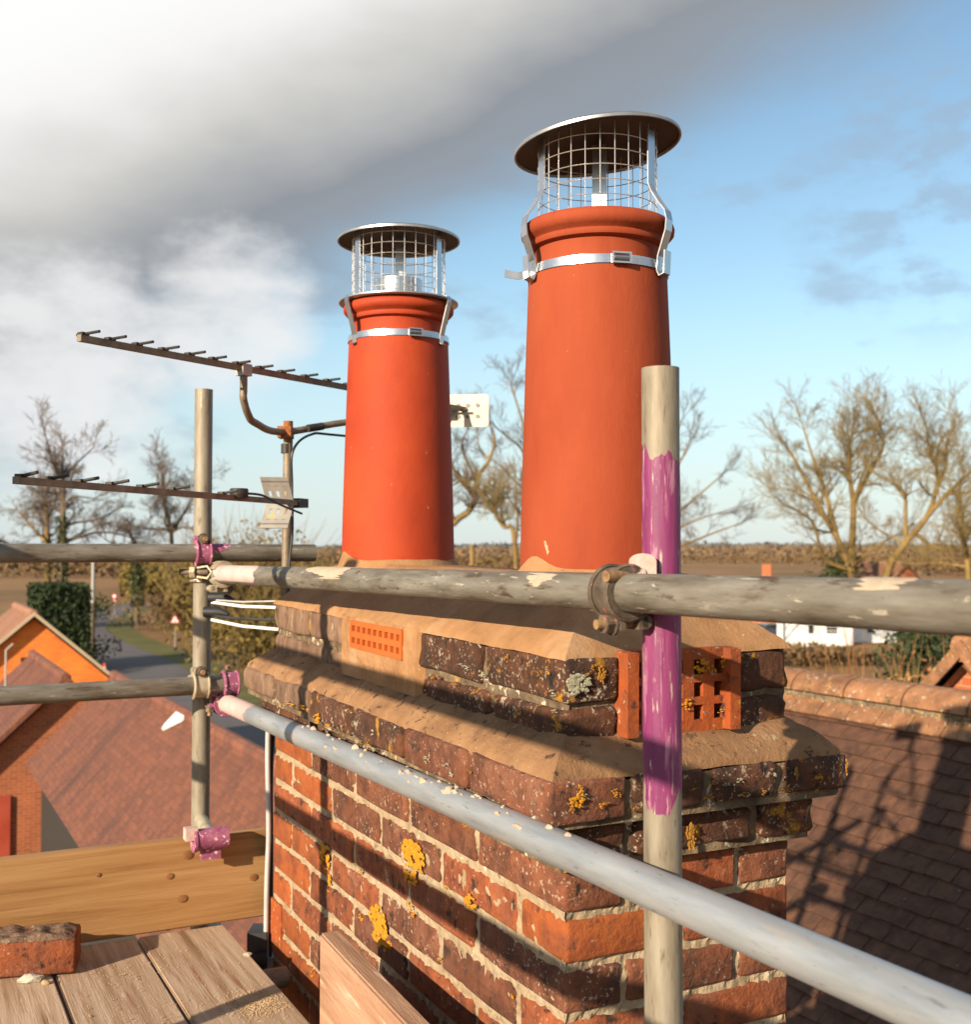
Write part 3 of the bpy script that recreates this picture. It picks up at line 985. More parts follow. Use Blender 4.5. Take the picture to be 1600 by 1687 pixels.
# ------------------------------------------------------------------ trees
def limb_tree(label, Y, limbs, bark, twig, seed, tw, dens, ivy=None, minr=0.016, up=0.06, lev=4, nsub=(1, 1, 1, 1, 1), drift=0.05):
    """bare tree whose trunk and limbs follow given photo columns/rows at distance Y; finer branches grow from them"""
    rnd = random.Random(seed)
    random.seed(seed)
    f = Y / F
    p0 = P(limbs[0][0][0][0], 908, Y)
    base = Vector((p0.x, Y, 0))
    t = thing('bare_tree', label, 'tree', base)
    big, fine = [], []
    for li, (pts, r0, r1) in enumerate(limbs):
        dy = 0 if li == 0 else rnd.uniform(-drift, drift) * Y
        w = [P(x_, y_, Y) - base for x_, y_ in pts]
        n_ = len(w)
        for i in range(n_):
            w[i].y += dy * (i / max(1, n_ - 1)) ** 1.2
        if li == 0:
            w[0] = Vector((w[0].x, 0, -0.2))
        else:
            near = min((sg[1] for sg in big), key=lambda v: (v.x - w[0].x) ** 2 + (v.z - w[0].z) ** 2)
            for i in range(n_):
                w[i].y += near.y
            w[0] = near.copy()
        pth = spline(w, 5)
        m_ = len(pth)
        for i in range(m_ - 1):
            ra_, rb2 = (r0 + (r1 - r0) * i / (m_ - 1)) * f, (r0 + (r1 - r0) * (i + 1) / (m_ - 1)) * f
            big.append((pth[i], pth[i + 1], max(minr, ra_), max(minr, rb2)))
        tot = sum((pth[i + 1] - pth[i]).length for i in range(m_ - 1))
        if li == 0:
            start = int(m_ * 0.55)
        else:
            start = int(m_ * 0.2)
        cnt = max(3, int(0.75 * dens * tot / (30 * f)))
        minr_ = minr * 0.55
        for _ in range(cnt):
            i = rnd.randrange(start, m_ - 1)
            k = i / (m_ - 1)
            d = (pth[i + 1] - pth[i]).normalized()
            sd = Vector((rnd.uniform(-1, 1), rnd.uniform(-1, 1), rnd.uniform(-0.5, 0.9)))
            nd = (d * rnd.uniform(0.4, 1.0) + sd.normalized() * 0.9).normalized()
            ln = tw * f * rnd.uniform(0.5, 1.15) * (1.1 - 0.4 * k)
            rr = max(minr, (r0 + (r1 - r0) * k) * f * rnd.uniform(0.3, 0.55))
            grow(fine, pth[i], nd, ln, rr, 1, lev, rnd, 0.75, up, minr_, nsub)
        d = (pth[-1] - pth[-2]).normalized()
        for _ in range(2):
            nd = (d + Vector((rnd.uniform(-.5, .5), rnd.uniform(-.5, .5), rnd.uniform(-.1, .4)))).normalized()
            grow(fine, pth[-1], nd, tw * f * rnd.uniform(0.7, 1.1), max(minr, r1 * f), 1, lev, rnd, 0.65, up, minr_, nsub)
    segs_mesh('trunk', bark, big, 8, t)
    segs_mesh('crown', twig, [q[:4] for q in fine], 3, t)
    if ivy:
        pts = []
        for (px_, py0, py1, wpx, num) in ivy:
            for _ in range(num):
                py_ = rnd.uniform(py0, py1)
                q = P(px_ + rnd.gauss(0, wpx * 0.5), py_, Y) - base
                q.y += rnd.gauss(0, wpx * 0.5) * f
                pts.append(q)
        scatter('ivy', 'ivy', pts, 2.4 * f, t)
    return t


limb_tree('tall bare tree with ivy clad trunk behind the green hedge', 125, [
    ([(98, 1030), (101, 960), (104, 895), (104, 836), (104, 790)], 7.5, 3.6), ([(104, 800), (94, 771), (83, 737)], 2.4, 1.0), ([(104, 790), (105, 776), (110, 735)], 2.4, 1.0), ([(105, 790), (112, 765), (130, 731)], 2.2, 1.0),
    ([(106, 870), (120, 861), (146, 857), (164, 848)], 2.6, 1.0), ([(104, 896), (125, 885), (146, 878), (171, 877), (200, 885)], 2.8, 1.0), ([(105, 832), (117, 820), (130, 818), (150, 821)], 2.2, 0.9), ([(104, 850), (88, 836), (72, 818)], 2.2, 0.9)],
    'bark_grey', 'twig_grey', 11, 34, 2.0, [(103, 850, 1015, 9, 2600)], minr=0.030)
limb_tree('lower spreading bare tree beside the ivy clad one', 128, [
    ([(80, 1030), (79, 940), (78, 870), (76, 830)], 6, 2.6), ([(78, 900), (62, 885), (41, 869), (16, 851), (-4, 838)], 2.8, 1.0), ([(78, 890), (66, 872), (49, 850), (36, 838)], 2.6, 1.0), ([(77, 868), (68, 840), (60, 812)], 2.2, 0.9),
    ([(77, 860), (86, 830), (92, 802)], 2.2, 0.9), ([(79, 915), (50, 905), (20, 890), (-10, 884)], 2.4, 0.9), ([(78, 905), (100, 888), (122, 868)], 2.2, 0.9)],
    'bark_golden', 'twig_grey', 12, 34, 2.2, [(80, 880, 1010, 6, 500)], minr=0.030, up=0.03)
limb_tree('bare round crowned tree standing beside the bend of the road', 135, [
    ([(280, 1030), (281, 950), (283, 890), (276, 850), (266, 815)], 4.8, 2.2), ([(282, 882), (262, 862), (248, 836)], 2.4, 0.9), ([(283, 880), (294, 850), (301, 822), (308, 792)], 2.4, 0.9), ([(283, 876), (304, 869), (324, 871), (340, 880)], 2.0, 0.9),
    ([(276, 850), (276, 815), (282, 785)], 2.0, 0.9), ([(282, 870), (310, 846), (332, 824)], 2.0, 0.8), ([(268, 822), (256, 796), (254, 774)], 1.6, 0.8), ([(280, 870), (255, 872), (234, 866)], 1.6, 0.8)],
    'bark_grey', 'twig_grey', 14, 32, 2.1, None, minr=0.030)
limb_tree('short ivy covered tree at the roadside bend', 130, [([(226, 1030), (226, 960), (222, 905), (214, 880)], 5, 2), ([(226, 930), (236, 900), (246, 884)], 2, 0.9), ([(225, 920), (208, 904), (196, 890)], 2, 0.9)],
    'bark_grey', 'twig_grey', 15, 26, 1.6, [(226, 900, 1000, 12, 1500)], minr=0.03)
limb_tree('crooked mossy limbed bare tree seen between the two pots', 60, [
    ([(715, 1000), (730, 905), (750, 860), (772, 843), (782, 822), (776, 811)], 6.5, 4.4), ([(777, 813), (760, 793), (746, 770), (738, 740)], 3.6, 1.4), ([(780, 815), (785, 788), (806, 758), (815, 725), (808, 700)], 3.8, 1.4), ([(783, 790), (770, 761), (762, 737), (772, 706)], 2.8, 1.0),
    ([(806, 760), (790, 736), (786, 712)], 1.8, 0.8), ([(760, 795), (744, 800), (728, 790)], 1.6, 0.8), ([(752, 858), (742, 835), (728, 820)], 2.2, 1.0)],
    'bark_golden', 'twig_grey', 21, 34, 1.5, None, minr=0.012)
limb_tree('tall bare tree behind the large pot', 80, [
    ([(872, 1040), (870, 940), (866, 850), (872, 760)], 6.5, 3.2), ([(868, 780), (858, 740), (833, 721), (815, 708)], 2.4, 1.0), ([(870, 760), (862, 700), (850, 660), (842, 632)], 2.4, 1.0), ([(868, 820), (846, 790), (828, 770)], 2.0, 0.9), ([(872, 760), (890, 700), (900, 640)], 2.4, 1.0), ([(868, 850), (850, 838), (836, 812)], 2.0, 0.9)],
    'bark_golden', 'twig_grey', 22, 40, 1.8, None, minr=0.015)
limb_tree('wide spreading bare tree behind the purple banded post', 84, [
    ([(1082, 1040), (1084, 930), (1086, 840), (1092, 760)], 6.5, 3.0), ([(1086, 870), (1120, 840), (1150, 812), (1172, 790)], 2.6, 0.9), ([(1090, 800), (1118, 765), (1136, 730)], 2.4, 0.9), ([(1092, 770), (1112, 725), (1128, 690)], 2.2, 0.9), ([(1085, 905), (1130, 895), (1165, 880), (1195, 868)], 2.4, 0.8), ([(1086, 880), (1130, 862), (1160, 850)], 2.0, 0.8)],
    'bark_golden', 'twig_grey', 23, 38, 1.7, None, minr=0.015, up=0.02)
limb_tree('golden twigged small tree low between the pots', 52, [
    ([(855, 1000), (849, 900), (830, 868), (816, 846), (812, 826)], 4.5, 2.2), ([(849, 900), (852, 860), (848, 820)], 2.6, 1.0), ([(832, 870), (826, 840), (832, 806)], 2.2, 0.9), ([(816, 846), (802, 832), (790, 812)], 1.8, 0.8)],
    'bark_golden', 'twig_golden', 24, 34, 2.4, None, minr=0.010)
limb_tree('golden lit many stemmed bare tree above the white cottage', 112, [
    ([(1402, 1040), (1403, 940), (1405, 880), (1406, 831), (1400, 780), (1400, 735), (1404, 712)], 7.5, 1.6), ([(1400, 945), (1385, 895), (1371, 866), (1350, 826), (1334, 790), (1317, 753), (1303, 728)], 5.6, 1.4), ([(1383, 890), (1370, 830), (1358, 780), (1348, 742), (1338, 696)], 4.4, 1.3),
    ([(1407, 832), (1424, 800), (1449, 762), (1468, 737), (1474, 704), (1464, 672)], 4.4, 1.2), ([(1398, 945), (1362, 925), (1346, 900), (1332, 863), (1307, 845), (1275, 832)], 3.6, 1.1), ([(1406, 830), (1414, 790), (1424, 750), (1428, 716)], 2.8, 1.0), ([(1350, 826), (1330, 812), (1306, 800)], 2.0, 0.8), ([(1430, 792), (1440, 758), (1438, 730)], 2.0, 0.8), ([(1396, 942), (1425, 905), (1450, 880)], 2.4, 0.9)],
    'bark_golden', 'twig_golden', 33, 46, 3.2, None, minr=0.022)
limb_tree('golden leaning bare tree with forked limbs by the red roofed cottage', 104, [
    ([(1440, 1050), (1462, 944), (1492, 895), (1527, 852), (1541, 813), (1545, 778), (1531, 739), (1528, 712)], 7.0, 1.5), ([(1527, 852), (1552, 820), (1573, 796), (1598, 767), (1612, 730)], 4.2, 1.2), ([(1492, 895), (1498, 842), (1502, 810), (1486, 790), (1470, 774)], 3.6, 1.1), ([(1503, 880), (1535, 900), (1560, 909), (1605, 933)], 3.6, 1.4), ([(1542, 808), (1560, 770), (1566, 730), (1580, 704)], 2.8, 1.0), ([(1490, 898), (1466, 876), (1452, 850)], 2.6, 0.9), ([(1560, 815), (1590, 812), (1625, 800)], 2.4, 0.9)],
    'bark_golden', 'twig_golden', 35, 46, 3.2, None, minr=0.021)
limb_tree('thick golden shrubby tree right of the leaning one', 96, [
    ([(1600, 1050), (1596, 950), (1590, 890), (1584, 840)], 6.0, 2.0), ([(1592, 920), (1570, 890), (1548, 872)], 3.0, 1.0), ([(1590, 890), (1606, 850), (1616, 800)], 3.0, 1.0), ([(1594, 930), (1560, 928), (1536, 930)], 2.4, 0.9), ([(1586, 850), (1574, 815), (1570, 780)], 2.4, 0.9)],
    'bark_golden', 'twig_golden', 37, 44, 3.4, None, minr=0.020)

shrub('ivy_clump', 'dark green ivy clump at the foot of the many stemmed tree', 'shrub', Vector((P(1372, 940, 114).x, 114, 0)), (5.0, 4.0, 9.4), 41, 'ivy', 2600, 0.2)
shrub('bramble_bush', 'reddish tangled bramble in front of the white cottage', 'shrub', Vector((P(1462, 1100, 30).x, 30, 0)), (4.4, 3.2, 5.6), 42, 'twig_red', 1600, 0.09, 260, 'twig_red')
shrub('bramble_bush', 'brown twiggy bush beside the reddish bramble', 'shrub', Vector((P(1555, 1100, 27).x, 27, 0)), (3.6, 3.0, 5.4), 43, 'scrub_brown', 1300, 0.10, 220, 'twig_golden')
shrub('dark_evergreen', 'dark evergreen shrub under the leaning tree', 'shrub', Vector((P(1562, 1050, 44).x, 44, 0)), (4.2, 3.2, 6.4), 44, 'hedge_green', 3200, 0.12)
shrub('willow_scrub', 'olive golden willow scrub behind the left scaffold post', 'shrub', G(395, 1045), (11, 7, 11.5), 45, 'scrub_olive', 5200, 0.20, 420, 'twig_golden')
shrub('willow_scrub', 'lower olive scrub spilling beside the road edge', 'shrub', G(410, 1110) + Vector((1.5, 3, 0)), (9, 6, 5.5), 46, 'scrub_olive', 4200, 0.16, 200, 'twig_golden')
shrub('roadside_scrub', 'brown roadside scrub beside the triangular sign', 'shrub', G(262, 1042) + Vector((1.0, 6, 0)), (9, 8, 5.0), 47, 'scrub_brown', 3600, 0.17, 200, 'twig_golden')
shrub('roadside_scrub', 'tall brown thicket behind the triangular sign', 'shrub', G(318, 1030) + Vector((2.0, 6, 0)), (9, 9, 7.5), 48, 'scrub_brown', 3600, 0.18, 200, 'twig_golden')
shrub('green_bush', 'sunlit green bush above the clipped hedge', 'shrub', G(95, 1040) + Vector((0, 6, 0)), (6, 4, 4.4), 49, 'ivy', 3000, 0.14)
shrub('verge_bush', 'dark green bush on the road verge below the pole', 'shrub', G(166, 1108) + Vector((-2.5, 0, 0)), (3.5, 8, 2.4), 50, 'hedge_green', 2600, 0.12)
shrub('garden_scrub', 'brown garden scrub below the white cottage', 'shrub', G(1345, 1098), (9, 5, 1.5), 51, 'scrub_brown', 2600, 0.16, 80)
shrub('ochre_scrub', 'ochre scrub between the pots below the crooked tree', 'shrub', Vector((P(800, 945, 70).x, 70, 0)), (12, 5, 7.6), 52, 'scrub_olive', 3600, 0.20, 160)

# clipped conifer hedge
random.seed(61)
hp = G(101, 1108) + Vector((-1.0, 2, 0))
hedge = thing('clipped_hedge', 'tall dark green clipped hedge behind the orange gable', 'hedge', hp, (0, 0, YAW))
pts = []
for _ in range(9000):
    f = random.random()
    u, v = random.uniform(-1.6, 1.6), random.uniform(-3, 3)
    z = random.uniform(0, 5.6)
    if f < 0.35:
        u = random.choice((-1.6, 1.6)) + jit(0.15)
    elif f < 0.75:
        v = random.choice((-3, 3)) + jit(0.15)
    else:
        z = 5.6 + jit(0.22)
    pts.append((u, v, z))
scatter('foliage', 'hedge_green', pts, 0.13, hedge)
mb = MB()
mb.box((0, 0, 2.7), (2.9, 5.7, 5.4))
mb.build('inner_growth', 'hedge_green', hedge)

# ------------------------------------------------------------------ houses


def house(name, label, loc, rot, L, hw, wall_h, pitch, wall_m, roof_m, over=0.25, group=None, verge='cream_paint', t=0.14):
    """gabled house: ridge along local y from 0 to L, centred on x"""
    h = thing(name, label, 'house', loc, rot, group)
    rise = hw * math.tan(pitch)
    mb = MB()
    mb.poly([(-hw, 0, 0), (hw, 0, 0), (hw, 0, wall_h), (0, 0, wall_h + rise), (-hw, 0, wall_h)], (0, L, 0))
    mb.build('wall', wall_m, h)
    for s in (-1, 1):
        mb = MB()
        ex = hw + over
        ez = wall_h - over * math.tan(pitch)
        nx, nz_ = math.sin(pitch) * s * t, math.cos(pitch) * t
        top = Vector((0, -over, wall_h + rise + 0.02))
        bot = Vector((s * ex, -over, ez + 0.02))
        sl = bot - top
        nc = max(4, int(sl.length / 0.105))
        nv = Vector((math.sin(pitch) * s, 0, math.cos(pitch)))
        outl = [bot, top]
        for i in range(nc):
            p0_ = top + sl * (i / nc) + nv * (t - 0.03)
            p1_ = top + sl * ((i + 1) / nc) + nv * t
            outl += [p0_, p1_]
        # lower skin and stepped upper skin, course by course
        vs_ = []
        for p_ in outl[2:]:
            vs_ += [p_, p_ + Vector((0, L + 2 * over, 0))]
        mb.add(vs_, [(2 * i, 2 * i + 1, 2 * i + 3, 2 * i + 2) for i in range(2 * nc - 1)])
        mb.add([top, top + Vector((0, L + 2 * over, 0)), bot + Vector((0, L + 2 * over, 0)), bot], [(0, 1, 2, 3)])
        r = mb.build('roof_slope', roof_m, h)
        if verge:
            mb = MB()
            mb.poly([top + Vector((0, -0.03, 0.06)), bot + Vector((0, -0.03, 0.06)), bot + Vector((nx, -0.03, nz_ + 0.01)), top + Vector((0, -0.03, t / math.cos(pitch) + 0.01))], (0, 0.028, 0))
            mb.build('verge_board', verge, h)
    mb = MB()
    mb.tube([(0, -over, wall_h + rise + t * 1.15), (0, L + over, wall_h + rise + t * 1.15)], 0.12, 10)
    mb.build('ridge', roof_m, h)
    return h


def dbox(parent, name, m, c, s):
    mb = MB()
    mb.box(c, s)
    return mb.build(name, m, parent)


# house A: orange gable behind
pA = P(55, 1018, 38)
ha = house('brick_cottage', 'cottage with bright orange brick gable near the green hedge', (pA.x, pA.y, 0), (0, 0, YAW), 6.0, 3.6, pA.z - 3.6 * math.tan(R(41)), R(41), 'wall_orange', 'roof_pale')
dbox(ha, 'gable_vent', 'hole_dark', (-0.1, -0.02, pA.z - 1.35), (0.55, 0.06, 0.14))
# house B: lower roof in front of A
pB = P(107, 1126, 28.2)
hb = house('brick_outbuilding', 'lower red brick outbuilding with pink tiled roof before the orange gable', (pB.x, pB.y, 0), (0, 0, YAW), 7.0, 3.4, pB.z - 3.4 * math.tan(R(43)), R(43), 'wall_red', 'roof_pink', verge='roof_pink')
dbox(hb, 'door', 'red_paint', (-1.75, -0.03, 1.15), (1.1, 0.08, 2.1))
dbox(hb, 'door_sill', 'grey_paint', (-1.75, -0.08, 0.06), (1.3, 0.2, 0.1))
pv = MB()
pv.tube([(-0.9, 5.2, pB.z - 0.9), (-0.9, 5.2, pB.z + 0.45), (-0.72, 5.2, pB.z + 0.62)], 0.03, 8)
pv.build('flue_pipe', 'plate_grey', hb, True)
# house C: big pink roof
qr, he, qe = 4.83, -5.0, 2.957
tfar, tnear = 28.5, 12.2
pC = W(qr, tnear, 0)
hw = qr - qe - 0.25
hrise = -0.647 * qr
hc = house('pink_roofed_barn', 'long barn with streaked pink tiled roof beside the road', (pC.x, pC.y, 0), (0, 0, YAW), tfar - tnear, hw, EYE + hrise - hw * 1.0, R(45), 'black_boards', 'roof_pink', verge='grey_paint')
mb = MB()
tt = 21.5 - tnear
mb.poly([(-0.02, tt, EYE + hrise + 0.21), (-0.30, tt - 0.02, EYE + hrise - 0.07), (-0.36, tt - 0.10, EYE + hrise - 0.13), (-0.14, tt - 0.62, EYE + hrise + 0.09), (-0.02, tt - 0.68, EYE + hrise + 0.21)], (-0.03, 0, 0.04))
mb.build('white_flashing', 'white_paint', hc)
pp = W(3.35, 17.2, 0)
mb = MB()
mb.tube([(-1.42, 16.3 - tnear, EYE + hrise - 1.5), (-1.42, 16.3 - tnear, EYE + hrise - 1.0)], 0.1, 12)
mb.build('vent_pipe', 'cable_grey', hc, True)
# white cottage on the right
wc = G(1362, 1064)
wh = house('white_cottage', 'small white rendered cottage below the golden trees', (wc.x, wc.y, 0), (0, 0, R(8)), 5.0, 2.35, 2.4, R(40), 'white_paint', 'roof_tile', verge=None)
for x in (0.55, 1.05):
    w = dbox(wh, 'window', 'window_glass', (x - 0.35, -0.03, 1.45), (0.42, 0.08, 0.75))
    for dz in (-0.18, 0.18):
        mb = MB()
        mb.box((x - 0.35, -0.08, 1.45 + dz), (0.42, 0.04, 0.05))
        mb.build('glazing_bar', 'white_paint', w)
dbox(wh, 'window', 'window_glass', (-1.4, -0.03, 1.45), (0.42, 0.08, 0.75))
wc2 = G(1440, 1058)
wh2 = house('white_annexe', 'white annexe half hidden by the reddish bramble', (wc2.x, wc2.y, 0), (0, 0, R(4)), 4.0, 2.0, 2.0, R(38), 'white_paint', 'roof_tile', verge=None)
dbox(wh2, 'window', 'window_glass', (-0.3, -0.03, 1.2), (0.5, 0.08, 0.7))
# red roofed cottages among the trees
rc = P(1335, 945, 120)
rh = house('red_cottage', 'distant brick cottage with red chimney among the trees', (rc.x, rc.y, 0), (0, 0, R(70)), 8.0, 3.2, 1.9, R(42), 'wall_red', 'roof_tile', verge=None)
dbox(rh, 'chimney', 'wall_red', (0, 4.4, 5.55), (0.5, 0.95, 2.2))
rc = P(1492, 930, 118)
rh2 = house('red_roofed_cottage', 'red tiled cottage roof seen through the leaning tree', (rc.x, rc.y, 0), (0, 0, R(20)), 7.0, 3.2, 3.5, R(44), 'wall_red', 'roof_pale', verge=None)

# parked car
cpz = G(1277, 1053)
car = thing('parked_car', 'dark blue parked car with pale roof beside the white cottage', 'car', cpz, (0, 0, R(25)))
mb = MB()
prof = [(-2.0, 0.35), (2.0, 0.35), (2.05, 0.75), (1.1, 0.92), (0.5, 1.0), (-1.7, 1.0), (-2.0, 0.9)]
mb.poly([(x, -0.85, z) for x, z in prof], (0, 1.7, 0))
mb.build('body', 'car_blue', car)
mb = MB()
prof = [(-1.7, 1.0), (0.7, 1.0), (0.1, 1.42), (-1.4, 1.42)]
mb.poly([(x, -0.75, z) for x, z in prof], (0, 1.5, 0))
mb.build('cabin_glass', 'window_glass', car)
mb = MB()
mb.box((-0.65, 0, 1.45), (1.6, 1.45, 0.07))
mb.build('roof_panel', 'car_silver', car)
for y in (-0.6, 0.6):
    mb = MB()
    mb.box((2.05, y, 0.66), (0.06, 0.4, 0.18))
    mb.build('headlight', 'white_paint', car)
for x in (-1.3, 1.3):
    for y in (-0.8, 0.8):
        mb = MB()
        mb.tube([(x, y - 0.1, 0.32), (x, y + 0.1, 0.32)], 0.32, 14)
        mb.build('wheel', 'rubber', car)

# pole and signs
pb = G(152, 1087)
pole = thing('utility_pole', 'tall pale topped wooden pole beside the road', 'pole', pb)
mb = MB()
mb.tube([(0, 0, 0), (0, 0, 4.2)], [0.16, 0.14], 10)
mb.build('lower_shaft', 'bark_grey', pole, True)
mb = MB()
mb.tube([(0, 0, 4.2), (0, 0, 7.7)], [0.139, 0.11], 10)
mb.build('upper_shaft', 'plate_grey', pole, True)
mb = MB()
mb.box((0, 0, 7.4), (1.1, 0.1, 0.1))
mb.build('cross_arm', 'bark_grey', pole)
pb = G(288, 1066)
sg = thing('warning_sign', 'red bordered triangular road sign on a thin post', 'road sign', pb)
mb = MB()
mb.tube([(0, 0.06, 0), (0, 0.06, 2.7)], 0.04, 8)
mb.build('post', 'plate_grey', sg)
for nm, mm, s, dy in (('border', 'sign_red', 0.42, 0.0), ('face', 'white_paint', 0.28, -0.02)):
    mb = MB()
    mb.poly([(-s, dy, 2.25 - s * 0.58), (s, dy, 2.25 - s * 0.58), (0, dy, 2.25 + s * 1.15)], (0, 0.018, 0))
    mb.build(nm, mm, sg)
mb = MB()
mb.poly([(-0.04, -0.04, 2.12), (0.04, -0.04, 2.12), (0.06, -0.04, 2.27), (0.0, -0.04, 2.40), (-0.05, -0.04, 2.27)], (0, 0.018, 0))
mb.build('symbol', 'sign_black', sg)
pb = G(188, 1013)
sg = thing('limit_sign', 'round red road sign over a smaller plate on a far verge', 'road sign', pb)
mb = MB()
mb.tube([(0, 0.08, 0), (0, 0.08, 2.6)], 0.05, 8)
mb.build('post', 'plate_grey', sg)
for nm, mm, r_, z, dy in (('border', 'sign_red', 0.30, 2.35, 0), ('face', 'white_paint', 0.18, 2.35, -0.03), ('lower_plate', 'sign_red', 0.25, 1.75, 0), ('lower_face', 'white_paint', 0.15, 1.75, -0.03)):
    mb = MB()
    mb.tube([(0, dy, z), (0, dy + 0.025, z)], r_, 20)
    mb.build(nm, mm, sg)
pb = G(172, 1112)
mk = thing('marker_post', 'short red and white marker post on the verge', 'marker', pb)
mb = MB()
mb.box((0, 0, 0.28), (0.12, 0.12, 0.56))
mb.build('post', 'white_paint', mk)
mb = MB()
mb.box((0, 0, 0.66), (0.15, 0.14, 0.22))
mb.build('reflector', 'sign_red', mk)
pb = P(778, 930, 55) - Vector((0, 0, 7.4))
mb = MB()
mb.tube([(0, 0, 0), (0, 0, 8.3)], [0.13, 0.11], 8)
o = mb.build('gate_post', 'tree_leaf_dry', smooth=True)
o.location = pb
tag(o, 'pale upright timber post below the crooked tree between the pots', 'post')

# ------------------------------------------------------------------ our house: tiled roof on the right
QR, HR = 5.4, -0.1418 * 5.4 - 0.06
T0, T1 = 1.2, 9.2
hs = thing('tiled_house', 'house with dark plain tiled roof and mossy ridge beside the stack', 'house', W(QR, T0, -EYE), (0, 0, YAW))
Lr = T1 - T0
QE = 2.1
mb = MB()
# deck under the tiles, both slopes, and walls
z_r = EYE + HR
drop = QR - QE
mb.poly([(0, 0, z_r - 0.10), (-drop, 0, z_r - drop - 0.10), (-drop, 0, z_r - drop - 0.20), (0, 0, z_r - 0.24)], (0, Lr, 0))
mb.build('roof_deck', 'roof_tile', hs)
mb = MB()
mb.poly([(0, 0, z_r - 0.02), (drop, 0, z_r - drop - 0.02), (drop, 0, z_r - drop - 0.16), (0, 0, z_r - 0.16)], (0, Lr, 0))
mb.build('far_roof_slope', 'roof_tile', hs)
mb = MB()
mb.poly([(-drop + 0.3, 0.2, 0), (drop - 0.3, 0.2, 0), (drop - 0.3, 0.2, z_r - drop - 0.02), (0, 0.2, z_r - 0.26), (-drop + 0.3, 0.2, z_r - drop - 0.02)], (0, Lr - 0.4, 0))
mb.build('wall', 'wall_red', hs)
# plain tiles: slightly cambered slabs, laid with a lap
gauge, tw = 0.100, 0.166
slope = Vector((-1, 0, -1)).normalized()       # local, down the slope
nrmv = Vector((-1, 0, 1)).normalized()
tile_vars = []
for k in range(4):
    mb = MB()
    w2, l2, th = tw / 2 - 0.0012, 0.082, 0.0135
    vs = []
    for i, v in enumerate((-l2, l2)):
        for j, u in enumerate((-w2, 0, w2)):
            cam_ = 0.004 if j == 1 else 0
            tilt = 0.022 if i == 1 else 0.0
            z = cam_ + tilt + random.uniform(-.0015, .0015)
            vs += [(u + jit(.0006), v + jit(.0012), z), (u + jit(.0006), v + jit(.0012), z + th)]
    # verts: index (i*3+j)*2 + top
    idx = lambda i, j, t_: (i * 3 + j) * 2 + t_
    fs = []
    for j in range(2):
        fs.append((idx(0, j, 1), idx(0, j + 1, 1), idx(1, j + 1, 1), idx(1, j, 1)))
        fs.append((idx(0, j, 0), idx(1, j, 0), idx(1, j + 1, 0), idx(0, j + 1, 0)))
        fs.append((idx(1, j, 0), idx(1, j, 1), idx(1, j + 1, 1), idx(1, j + 1, 0)))
        fs.append((idx(0, j, 0), idx(0, j + 1, 0), idx(0, j + 1, 1), idx(0, j, 1)))
    fs.append((idx(0, 0, 0), idx(0, 0, 1), idx(1, 0, 1), idx(1, 0, 0)))
    fs.append((idx(0, 2, 0), idx(1, 2, 0), idx(1, 2, 1), idx(0, 2, 1)))
    mb.add(vs, fs)
    me = mb.mesh('tile')
    me.materials.append(MATS['roof_tile'])
    tile_vars.append(me)
tile_rot = Matrix((Vector((0, 1, 0)), slope, nrmv)).transposed()   # columns: across, down, out
if tile_rot.determinant() < 0:
    tile_rot = Matrix((Vector((0, -1, 0)), slope, nrmv)).transposed()
hm = Matrix.Translation(hs.location) @ Matrix.Rotation(YAW, 4, 'Z')
cand = []
rows = int(drop * math.sqrt(2) / gauge)
for r_ in range(rows):
    s_ = 0.16 + r_ * gauge
    off = (r_ % 2) * tw / 2
    n_t = int(Lr / tw)
    for k in range(n_t):
        lp = Vector((0, off + (k + 0.5) * tw, z_r - 0.085)) + slope * s_ + nrmv * (0.0 + jit(0.004)) + slope * jit(0.005)
        wp = hm @ lp
        x_, y_ = pix(wp)
        vis = (1285 < x_ < 1640) and (1060 < y_ < 1730) and wp.y > 1
        cand.append((0 if vis else 1, wp.y, lp))
cand.sort(key=lambda c_: (c_[0], c_[1]))
rest = MB()
for i, (v_, _, lp) in enumerate(cand):
    rot = tile_rot @ Matrix.Rotation(jit(0.03), 3, 'Z') @ Matrix.Rotation(jit(0.024), 3, 'X')
    me = random.choice(tile_vars)
    if i < 300:
        o = link('roof_tile', me, hs)
        o.matrix_local = Matrix.Translation(lp) @ rot.to_4x4()
    else:
        rest.add([rot @ v.co + lp for v in me.vertices], [tuple(p.vertices) for p in me.polygons])
o = rest.build('more_roof_tiles', 'roof_tile', hs)
tag(o, kind='stuff')
# ridge tiles: half round, each one a part, and the mortar bed under them
RL = 0.46
n_r = int(Lr / RL)
for k in range(n_r):
    mb = MB()
    y0, y1 = k * RL + 0.006, (k + 1) * RL - 0.006
    r0 = 0.135
    ring = []
    N = 10
    for yy, rr in ((y0, r0 + 0.004), (y1, r0)):
        for ro in (rr, rr - 0.016):
            for i in range(N + 1):
                a = math.pi * (i / N)
                ring.append((ro * math.cos(a) * 1.16, yy, z_r - 0.072 + ro * math.sin(a) * 0.86))
    n1 = N + 1
    fs = []
    for i in range(N):
        fs.append((i, i + 1, 2 * n1 + i + 1, 2 * n1 + i))
        fs.append((n1 + i, 3 * n1 + i, 3 * n1 + i + 1, n1 + i + 1))
        fs.append((i, n1 + i, n1 + i + 1, i + 1))
        fs.append((2 * n1 + i, 2 * n1 + i + 1, 3 * n1 + i + 1, 3 * n1 + i))
    fs.append((0, 2 * n1, 3 * n1, n1))
    fs.append((N, n1 + N, 3 * n1 + N, 2 * n1 + N))
    mb.add(ring, fs)
    mb.build('ridge_tile', 'ridge_tile', hs, True)
mb = MB()
